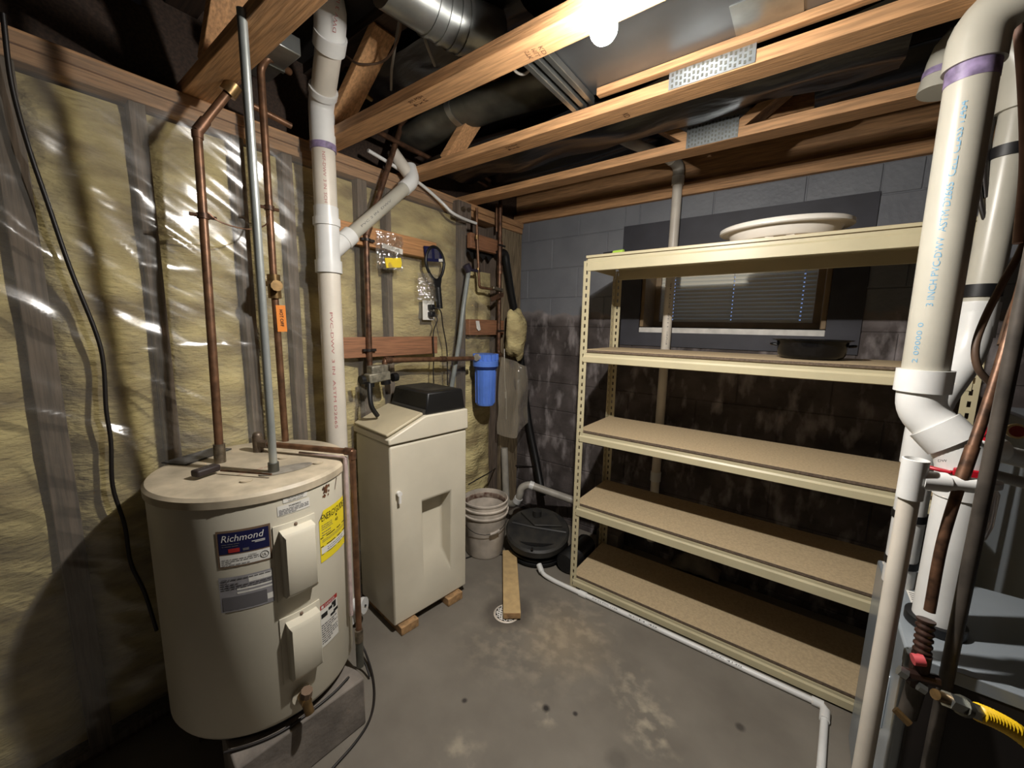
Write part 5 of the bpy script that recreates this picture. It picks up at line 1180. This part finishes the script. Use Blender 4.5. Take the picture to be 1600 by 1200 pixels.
# cables
tag(obj('black_cable', G().tube(spline([(-1.693, 0.113, 2.207), (-1.711, 0.111, 2.053), (-1.711, 0.124, 1.904), (-1.711, 0.144, 1.766), (-1.711, 0.169, 1.595), (-1.711, 0.203, 1.413), (-1.711, 0.210, 1.316), (-1.711, 0.203, 1.178), (-1.711, 0.204, 1.075), (-1.711, 0.195, 0.931), (-1.711, 0.210, 0.795), (-1.711, 0.213, 0.658), (-1.711, 0.236, 0.541), (-1.711, 0.254, 0.384)], 6), 0.0055, 8), CABLE, smooth=60), 'long black cable hanging down the left wall beside the heater', 'cable')
tag(obj('floor_cable', G().tube(spline([(-1.750, -0.046, 0.006), (-1.761, 0.035, 0.006), (-1.803, 0.130, 0.006), (-1.835, 0.229, 0.006)], 8), 0.004, 6), CABLE), 'thin dark cable on the floor left of the heater', 'cable')
tag(obj('heater_cable', G().tube(spline([(-1.459, 0.862, 0.060), (-1.399, 0.854, 0.030), (-1.307, 0.823, 0.006), (-1.214, 0.769, 0.006), (-1.151, 0.706, 0.006), (-1.120, 0.630, 0.006), (-1.105, 0.540, 0.006), (-1.093, 0.470, 0.006)], 8), 0.0045, 8), CABLE, smooth=60), 'black cable looping over the floor right of the heater blocks', 'cable')
tag(obj('heater_cable', G().tube(spline([(-1.381, 0.802, 0.090), (-1.346, 0.814, 0.050), (-1.302, 0.808, 0.012)], 8), 0.004, 8), CABLE, smooth=60), 'short black cable end joining the loop beside the relief pipe', 'cable')
tag(obj('pad_cable', G().tube(spline([(-1.248, 0.295, 0.200), (-1.207, 0.364, 0.196), (-1.183, 0.426, 0.196), (-1.176, 0.501, 0.196), (-1.179, 0.590, 0.196), (-1.192, 0.657, 0.200)], 8), 0.004, 8), CABLE, smooth=60), 'black cable lying along the block under the heater front', 'cable')
tag(obj('wall_wire', G().tube(spline([(-1.638, 1.759, 0.451), (-1.638, 1.949, 0.467), (-1.837, 2.366, 0.357), (-1.622, 2.457, 0.376), (-1.403, 2.475, 0.393), (-1.215, 2.475, 0.366), (-0.947, 2.475, 0.366)], 8), 0.004, 8), CABLE), 'dark wire sagging across the corner above the bucket', 'wire')
tag(obj('floor_wire', G().tube(spline([(-1.579, 1.675, 0.006), (-1.549, 1.744, 0.006), (-1.474, 1.813, 0.006), (-1.409, 1.864, 0.006), (-1.371, 1.923, 0.010)], 6), 0.004, 6), CABLE), 'black wire on the floor between bucket and plank', 'wire')
tag(obj('truss_cable', G().tube(spline([(-1.512, 0.934, 2.461), (-1.426, 0.937, 2.406), (-1.337, 0.978, 2.406), (-1.223, 0.955, 2.424), (-1.132, 0.901, 2.451)], 8), 0.004, 8), CABLEB), 'brown cable draped under the deck beside the drain stack', 'cable')
tag(obj('truss_cable', G().tube(spline([(-1.214, 0.955, 2.479), (-1.257, 0.969, 2.424), (-1.359, 1.028, 2.406), (-1.465, 1.103, 2.406)], 8), 0.005, 8), CABLEG), 'grey cable hanging straight left of the round duct', 'cable')
tag(obj('truss_cable', G().tube(spline([(-1.148, 0.984, 2.479), (-1.158, 1.020, 2.424), (-1.204, 1.105, 2.406)], 8), 0.005, 8), CABLEG), 'grey cable slanting just below the round duct', 'cable')
tag(obj('truss_cable', G().tube(spline([(-1.439, 1.541, 2.451), (-1.531, 1.554, 2.406), (-1.672, 1.576, 2.370)], 8), 0.005, 8), CABLEG), 'grey cable slanting behind the third truss', 'cable')
tag(obj('ceiling_pipe', G().tube([(-1.524, 0.942, 2.424), (-1.583, 1.048, 2.406), (-1.593, 1.097, 2.406)], 0.011, 10), BRASS, smooth=60), 'bent brass-coloured pipe behind the drain stack near the second truss', 'pipe')
tag(obj('ceiling_pipe', G().tube([(-1.693, 0.651, 2.232), (-1.693, 0.803, 2.213)], 0.011, 10), COPPER, smooth=60), 'short copper pipe under the truss left of the drain stack', 'pipe')
tag(obj('ceiling_pipe', G().tube([(-1.673, 1.115, 2.333), (-1.696, 1.381, 2.333), (-1.714, 1.996, 2.333)], 0.012, 10), COPPERD, smooth=60), 'dark copper pipe running under the oval duct toward the corner', 'pipe')
tag(obj('ceiling_pipe', G().tube([(-1.551, 1.506, 2.342), (-1.658, 1.960, 2.342)], 0.012, 10), COPPERD, smooth=60), 'second dark copper pipe beside the corner end of the third truss', 'pipe')

tag(obj('truss_cable', G().tube(spline([(-0.832, 1.077, 2.274), (-0.833, 1.110, 2.265), (-0.820, 1.134, 2.265), (-0.789, 1.125, 2.265), (-0.759, 1.095, 2.265)], 6), 0.0045, 8), CABLEG), 'small pale cable loop hanging at the end of the sheet metal channels', 'cable')

# ============================================================ LIGHT BULB
bb = Vector((-0.433, 0.900, 2.119))
lb = thing('light_bulb', 'bare glowing light bulb in a porcelain socket on the second truss', 'light bulb', (bb.x, bb.y, bb.z))
ZS = bb.z + 0.062
obj('socket', G().lathe([(0.001, ZS + 0.039), (0.050, ZS + 0.039), (0.050, ZS + 0.028), (0.024, ZS + 0.022), (0.021, ZS), (0.001, ZS)], (bb.x, bb.y, 0), 24), WHITEP, lb, smooth=40)
obj('mount_box', G().box((bb.x - 0.05, bb.y - 0.05, ZS + 0.039), (bb.x + 0.05, 0.932, ZS + 0.085)), GALV, lb, bev=0.004)
GLOW = emit('bulb upper shell glow', (1.0, 0.955, 0.89), 60.0)
GLOWD = emit('bulb dome glow', (1.0, 0.955, 0.89), 960.0)
zc = bb.z; r_ = 0.031
up = [(0.014, ZS + 0.002), (0.016, zc + 0.036)] + [(r_ * math.cos(math.radians(a)), zc + r_ * math.sin(math.radians(a))) for a in range(50, -46, -5)]
obj('upper_shell', G().lathe(up[:-1] + [up[-1]], (bb.x, bb.y, 0), 28), GLOW, lb, smooth=60)
dn = [(r_ * math.cos(math.radians(a)) + 1e-7, zc + r_ * math.sin(math.radians(a))) for a in range(-45, -91, -5)]
obj('dome', G().lathe(dn, (bb.x, bb.y, 0), 28), GLOWD, lb, smooth=60)

# ============================================================ FURNACE CORNER ON THE RIGHT
FX0, FX1, FY0, FY1, FZ = 0.27, 0.85, 1.24, 1.735, 0.70
fn = thing('furnace', 'low grey metal furnace cabinet with white vent pipes rising from its top', 'furnace', ((FX0 + FX1) / 2, (FY0 + FY1) / 2, 0.0))
obj('cabinet', G().box((FX0, FY0 + 0.012, 0.0), (FX1, FY1, FZ)), FURN, fn, bev=0.006)
obj('front_opening', G().box((FX0 + 0.02, FY0 - 0.002, 0.03), (FX1 - 0.02, FY0 + 0.014, FZ - 0.03)), FURND, fn, bev=0.002)
obj('top_flange', G().box((FX0 - 0.004, FY0 - 0.004, FZ - 0.03), (FX1 + 0.004, FY0 + 0.02, FZ + 0.004)), FURN, fn, bev=0.003)
obj('side_seam', G().box((FX0 - 0.003, FY0 + 0.25, 0.02), (FX0 + 0.002, FY0 + 0.275, FZ - 0.04)), FURN, fn, bev=0.002)
for (a, b) in ((0.40, 0.56), (0.12, 0.26)):
    obj('louvre', G().box((FX0 - 0.006, FY0 + 0.10, a), (FX0 + 0.002, FY0 + 0.16, b)), FURN, fn, bev=0.004)
st_ = obj('side_sticker', G().box((FX0 + 0.045, FY0 + 0.235, FZ + 0.0005), (FX0 + 0.085, FY0 + 0.33, FZ + 0.0012)), PAPER, fn, smooth=0)
g = G()
for k in range(7): g.box((FX0 + 0.049, FY0 + 0.243 + k * 0.012, FZ + 0.0012), (FX0 + 0.080, FY0 + 0.247 + k * 0.012, FZ + 0.0015))
obj('sticker_print', g, INKG, st_, smooth=0)
obj('back_sticker', G().box((FX0 + 0.01, FY1 - 0.05, FZ + 0.0005), (FX0 + 0.05, FY1 - 0.01, FZ + 0.0012)), PAPER, fn, smooth=0)
gp = thing('vent_pipe', 'thick cream-white vent pipe printed in blue, with a purple primer band', 'pipe', (0.252, 1.435, 0.70))
A0 = Vector((0.252, 1.435, 1.355)); A1 = Vector((0.246, 1.437, 2.06))
obj('tube', G().tube([A0, A1], 0.0445, 32), PVCY, gp, smooth=60)
ring(gp, 'purple_band', along(A1, A0, 0.035), along(A1, A0, -0.015), 0.0455, PURPLE, 32)
T0 = Vector((0.256, 1.417, 2.248))
obj('top_elbow', G().tube(bend([along(A1, A0, -0.015), A1 + Vector((0, 0, 0.10)), A1 + Vector((0.10, -0.02, 0.16))], 0.06), 0.052, 32), PVCY, gp, smooth=60)
pipe_print('pipe_print', gp, INKB, '3 INCH PVC-DWV  ASTM D2665  CELL CLASS 12454', A0, (0, 0, 1), (-0.42, -0.9, 0), 0.0445, 0.46, 0.013, start=0.17)
pipe_print('pipe_print', gp, INKB, '2 09000 0', A0, (0, 0, 1), (-0.62, -0.8, 0), 0.0445, 0.10, 0.011, start=0.03)
hubs = [A0 + Vector((0, 0, 0.03)), A0 + Vector((0, 0, -0.03))]
obj('lower_hub', G().tube([A0 + Vector((0, 0, 0.012)), A0 + Vector((0, 0, -0.045))], 0.054, 32), PVCW, gp, smooth=45)
E1 = Vector((0.262, 1.43, 1.26)); E2 = Vector((0.325, 1.40, 1.165)); E3 = Vector((0.330, 1.395, 1.02)); E4 = Vector((0.335, 1.40, FZ))
E2 = Vector((0.340, 1.41, 1.165)); E3 = Vector((0.345, 1.41, 1.06)); E4 = Vector((0.345, 1.412, FZ))
obj('lower_elbow', G().tube(bend([A0 + Vector((0, 0, -0.03)), Vector((0.254, 1.435, 1.262)), E2, E3], 0.07), 0.0475, 32), PVCW, gp, smooth=60)
mid = Vector((0.254, 1.435, 1.262)); dd = (E2 - mid).normalized()
obj('elbow_hub', G().tube([mid + dd * 0.045, mid + dd * 0.10], 0.054, 32), PVCW, gp, smooth=45)
obj('drop_pipe', G().tube([E3 + Vector((0, 0, 0.03)), E4], 0.0445, 32), PVCW, gp, smooth=60)
obj('rubber_collar', G().tube([E4 + Vector((0, 0, 0.002)), E4 + Vector((0, 0, 0.024))], 0.058, 28), BLACKR, gp, smooth=45)
rc_ = obj('red_clamp', G().tube([E3 + Vector((0, 0, 0.062)), E3 + Vector((0, 0, 0.078))], 0.050, 28), RED, gp, smooth=45)
obj('clamp_wing', G().bar(E3 + Vector((-0.068, -0.03, 0.068)), E3 + Vector((-0.03, -0.042, 0.066)), 0.016, 0.008).bar(E3 + Vector((-0.03, -0.050, 0.072)), E3 + Vector((0.035, -0.046, 0.072)), 0.010, 0.020), RED, rc_, bev=0.003)
obj('fitting_print', put_text(G(), 'DWV', lambda u, v: Vector((0.288, 1.361, 1.149)) + RT * u * 0.03 + UP * v * 0.006, 0, 0, 1, 1), INKG, gp, smooth=0)
ip = thing('intake_pipe', 'second white vent pipe with black bands standing behind the thick one', 'pipe', (0.36, 1.70, 0.70))
I0 = Vector((0.327, 1.550, 0.751)); 
ix, iy = 0.300, 1.60
obj('lower_tube', G().tube([Vector((ix, iy, FZ)), Vector((ix, iy, 1.12))], 0.036, 26), PVCW, ip, smooth=60)
obj('bend', G().tube(bend([Vector((ix, iy, 1.08)), Vector((ix, iy, 1.24)), Vector((0.385, 1.72, 1.40)), Vector((0.39, 1.73, 1.55))], 0.10), 0.040, 26), PVCW, ip, smooth=60)
obj('upper_tube', G().tube([Vector((0.39, 1.73, 1.50)), Vector((0.40, 1.74, 2.10))], 0.037, 26), PVCY, ip, smooth=60)
ring(ip, 'hub', (0.39, 1.73, 1.45), (0.39, 1.73, 1.55), 0.042, PVCW, 26)
ring(ip, 'black_band', (0.3905, 1.7305, 1.565), (0.391, 1.731, 1.60), 0.0405, BLACKR, 26)
ring(ip, 'black_band', (0.397, 1.737, 1.94), (0.397, 1.737, 1.97), 0.0405, BLACKR, 26)
for z in (0.91, 0.762): ring(ip, 'black_band', (ix, iy, z), (ix, iy, z + 0.022), 0.0385, BLACKR, 26)
obj('top_elbow', G().tube(bend([Vector((0.40, 1.74, 2.06)), Vector((0.40, 1.74, 2.20)), Vector((0.26, 1.74, 2.31)), Vector((0.235, 1.73, 2.15))], 0.09), 0.048, 26), PVCY, ip, smooth=60)
ob_ = Vector((0.2385, 1.731, 2.135))
obj('purple_band', G().tube([ob_ + Vector((0.003, 0, 0.055)), ob_ + Vector((0.005, 0, 0.072))], 0.0492, 26), PURPLE, ip, smooth=45)
# condensate standpipe with a tee
tp = thing('condensate_tee', 'open-topped white condensate standpipe with a tee beside the furnace', 'pipe', (0.225, 1.215, 0.0))
cx, cyy = 0.225, 1.225
obj('standpipe', G().tube([(cx, cyy, 0.0), (cx, cyy, 1.12)], 0.0185, 20), PVC, tp, smooth=60)
pf = [(0.0185, 1.085), (0.023, 1.087), (0.023, 1.178), (0.0195, 1.179), (0.0195, 1.12)]
obj('tee_body', G().lathe(pf, (cx, cyy, 0), 24), PVCW, tp, smooth=45)
obj('tee_branch', G().tube([(cx + 0.01, cyy, 1.132), (cx + 0.055, cyy + 0.018, 1.132)], 0.0215, 20), PVCW, tp, smooth=45)
obj('branch_pipe', G().tube([(cx + 0.05, cyy + 0.016, 1.132), (cx + 0.115, cyy + 0.038, 1.132)], 0.0165, 20), PVCW, tp, smooth=60)
# clear trap
tr_ = thing('condensate_trap', 'clear plastic trap bowl hanging beside the vent pipes', 'trap', (0.37, 1.28, 0.92))
tc_ = Vector((0.368, 1.427, 1.019))
obj('bowl', G().lathe([(0.001, -0.075), (0.02, -0.073), (0.038, -0.055), (0.044, -0.02), (0.044, 0.06), (0.036, 0.075)], tc_, 28), SMOKED, tr_, smooth=60)
obj('bowl_rim', G().lathe([(0.040, 0.072), (0.046, 0.076), (0.046, 0.09), (0.030, 0.095), (0.001, 0.096)], tc_, 28), PVCW, tr_, smooth=45)
# red capped tee at the right edge
rt_ = thing('drain_manifold', 'white cross pipe with a red union at the right edge', 'pipe', (0.446, 1.593, 1.125))
m0 = Vector((0.428, 1.670, 1.138)); m1 = Vector((0.564, 1.764, 1.101))
obj('tube', G().tube([m0, m1], 0.026, 20), PVCW, rt_, smooth=60)
obj('tube_lower', G().tube([m0 + Vector((0.02, 0, -0.07)), m1 + Vector((0.02, 0, -0.07))], 0.016, 16), PVCG, rt_, smooth=60)
obj('red_union', G().tube([Vector((0.423, 1.675, 1.185)), Vector((0.456, 1.698, 1.179))], 0.018, 12).tube([Vector((0.425, 1.673, 1.163)), Vector((0.452, 1.692, 1.160))], 0.016, 12), RED, rt_, smooth=45)
obj('elbow', G().tube(bend([m0 + Vector((0.05, 0.02, 0)), m0, m0 + Vector((-0.02, -0.02, -0.10))], 0.03), 0.03, 20), PVCW, rt_, smooth=60)
rv = thing('round_switch', 'small red and cream round switch at the right edge', 'switch', (0.453, 1.553, 1.219))
k0 = Vector((0.452, 1.551, 1.217)); kd = -FW * 0.6 - RT * 0.5
obj('switch_rim', G().tube([k0, k0 + kd.normalized() * 0.012], 0.019, 18), mat('cream ring', (0.80, 0.72, 0.52), 0.5), rv, smooth=45)
obj('switch_face', G().tube([k0 + kd.normalized() * 0.012, k0 + kd.normalized() * 0.016], 0.014, 18), mat('dull red face', (0.5, 0.16, 0.14), 0.5), rv, smooth=45)
# copper line set
cp = thing('refrigerant_line', 'reddish-brown copper line slanting down to a wrapped valve by the furnace', 'pipe', (0.277, 1.199, 0.827))
P = [(0.377, 1.396, 1.638), (0.365, 1.368, 1.533), (0.349, 1.333, 1.407), (0.328, 1.293, 1.274), (0.303, 1.249, 1.134), (0.288, 1.226, 0.996), (0.284, 1.207, 0.841)]
obj('tube', G().tube(spline(P, 6), 0.0100, 14), COPPERD, cp, smooth=60)
obj('coupling', G().tube([(0.317, 1.274, 1.215), (0.303, 1.249, 1.134)], 0.0120, 14), COPPERD, cp, smooth=60)
wp = [Vector((0.280, 1.201, 0.822)), Vector((0.279, 1.195, 0.798)), Vector((0.280, 1.186, 0.741))]
P = [wp[0].lerp(wp[2], i / 24) for i in range(25)]
obj('wrapped_sleeve', G().tube(P, [0.0135 + (0.003 if i % 4 < 2 else 0) for i in range(25)], 14), mat('dark wrap', (0.26, 0.18, 0.15), 0.4, 0.3, var=0.4, scale=60), cp, smooth=60)
vb = Vector((0.279, 1.181, 0.720))
vv = obj('service_valve', G().tube([vb + Vector((0, 0, 0.03)), vb + Vector((0, 0, -0.05))], 0.017, 8).tube([vb + Vector((-0.03, -0.02, -0.02)), vb + Vector((0.03, 0.0, -0.02))], 0.013, 8), mat('dark valve', (0.2, 0.14, 0.12), 0.4, 0.5), cp, smooth=40)
obj('valve_cap', G().tube([vb + Vector((-0.016, -0.015, 0.018)), vb + Vector((0.002, -0.01, 0.022))], 0.012, 10), mat('faded red cap', (0.74, 0.30, 0.32), 0.5), vv)
obj('valve_nut', G().tube([vb + Vector((-0.036, -0.022, -0.015)), vb + Vector((-0.022, -0.022, -0.02))], 0.012, 6).tube([vb + Vector((-0.004, -0.03, -0.03)), vb + Vector((0.008, -0.03, -0.034))], 0.010, 6), GALV, vv)
obj('lower_fitting', G().tube([vb + Vector((0, 0, -0.05)), vb + Vector((-0.005, 0, -0.13))], 0.017, 12), BLACKIRON, vv)
obj('lower_nut', G().tube([vb + Vector((-0.03, -0.02, -0.115)), vb + Vector((-0.005, -0.028, -0.13))], 0.008, 8), BRASS, vv)
# gas riser and its flexible connector
gi = thing('gas_pipe', 'dull dark steel pipe standing in front of the furnace', 'pipe', (0.308, 1.079, 0.593))
P0 = Vector((0.353, 1.326, 1.490)); P1 = Vector((0.324, 1.141, 0.591))
gx = Vector((0.334, 1.230, 1.041))
obj('tube', G().tube([(gx.x, gx.y, 0.0), (gx.x, gx.y, 2.27)], 0.0125, 18), BLACKIRON, gi, smooth=60)
fs = thing('flat_strap', 'thin galvanised strap beside the dark steel pipe', 'strap', (0.353, 1.364, 1.288))
obj('strap', G().bar((0.385, 1.453, 1.501), (0.369, 1.401, 1.284), 0.022, 0.004, (0.7, -0.7, 0)).bar((0.369, 1.401, 1.284), (0.367, 1.378, 1.165), 0.012, 0.004, (0.7, -0.7, 0)), GALV, fs)
gc = thing('gas_connector', 'yellow coated flexible gas connector with a steel nut at the lower right', 'gas hose', (0.404, 1.187, 0.654))
P = spline([(0.347, 1.105, 0.715), (0.378, 1.126, 0.700), (0.417, 1.150, 0.675), (0.473, 1.183, 0.625)], 12)
obj('hose_wall', G().tube(P, [0.014 + (0.003 if i % 2 else 0) for i in range(len(P))], 14), YELLOWH, gc, smooth=60)
n0 = Vector((0.296, 1.071, 0.739)); n1 = Vector((0.349, 1.107, 0.713))
obj('flare_nut', G().tube([n0, n1], 0.0155, 6), GALV, gc, smooth=30)
ring(gc, 'nut_collar', along(n0, n1, 0.45), along(n0, n1, 0.60), 0.0185, GALVD, 12)
obj('stub', G().tube([n0 - (n1 - n0) * 0.35, n0], 0.010, 12), BRASS, gc)
# hoses and cables at the right edge
tag(obj('hanging_cable', G().tube(spline([(0.430, 1.590, 1.865), (0.399, 1.533, 1.680), (0.369, 1.494, 1.587), (0.343, 1.459, 1.501), (0.331, 1.438, 1.432), (0.341, 1.435, 1.378), (0.370, 1.449, 1.340)], 8), 0.0075, 10), CABLEB, smooth=60), 'thin brown cable drooping in a loop right of the vent pipes', 'cable')
tag(obj('hanging_hose', G().tube(spline([(0.439, 1.538, 1.748), (0.409, 1.488, 1.599), (0.389, 1.457, 1.509), (0.378, 1.435, 1.434)], 8), 0.015, 12), CABLEB, smooth=60), 'thicker brown insulated line at the right edge above the copper', 'hose')
tag(obj('copper_line', G().tube(spline([(0.321, 1.583, 2.278), (0.339, 1.578, 2.171), (0.361, 1.569, 2.033), (0.381, 1.553, 1.864), (0.387, 1.524, 1.679)], 6), 0.009, 10), mat('pinkish insulated line', (0.56, 0.44, 0.39), 0.55, var=0.1, scale=20), smooth=60), 'pinkish-brown line at the top right edge', 'pipe')
tag(obj('black_wire', G().tube(spline([(0.346, 1.792, 2.283), (0.341, 1.759, 2.122), (0.339, 1.729, 1.962), (0.347, 1.715, 1.855), (0.370, 1.718, 1.775), (0.399, 1.733, 1.740)], 6), 0.006, 8), CABLE, smooth=60), 'dark wire looping down behind the thick vent pipe', 'wire')
tag(obj('black_wire', G().tube(spline([(0.372, 1.805, 2.248), (0.355, 1.763, 2.087), (0.351, 1.731, 1.926), (0.363, 1.724, 1.838)], 6), 0.010, 8), CABLE, smooth=60), 'thick black wire bundle strapped to the second vent pipe', 'wire')
# tall grey cabinet behind the furnace
hc = thing('air_handler', 'tall grey metal cabinet behind the furnace at the right edge', 'cabinet', (1.0, 1.9, 0.0))
obj('cabinet', G().box((0.62, 1.78, 0.0), (1.30, 2.40, 1.18)), FURN, hc, bev=0.006)
obj('cabinet_seam', G().box((0.615, 1.775, 0.86), (1.305, 1.79, 0.90)), FURND, hc, bev=0.002)
obj('cabinet_panel', G().box((0.66, 1.772, 0.50), (1.26, 1.785, 0.84)), BLACKP, hc, bev=0.003)
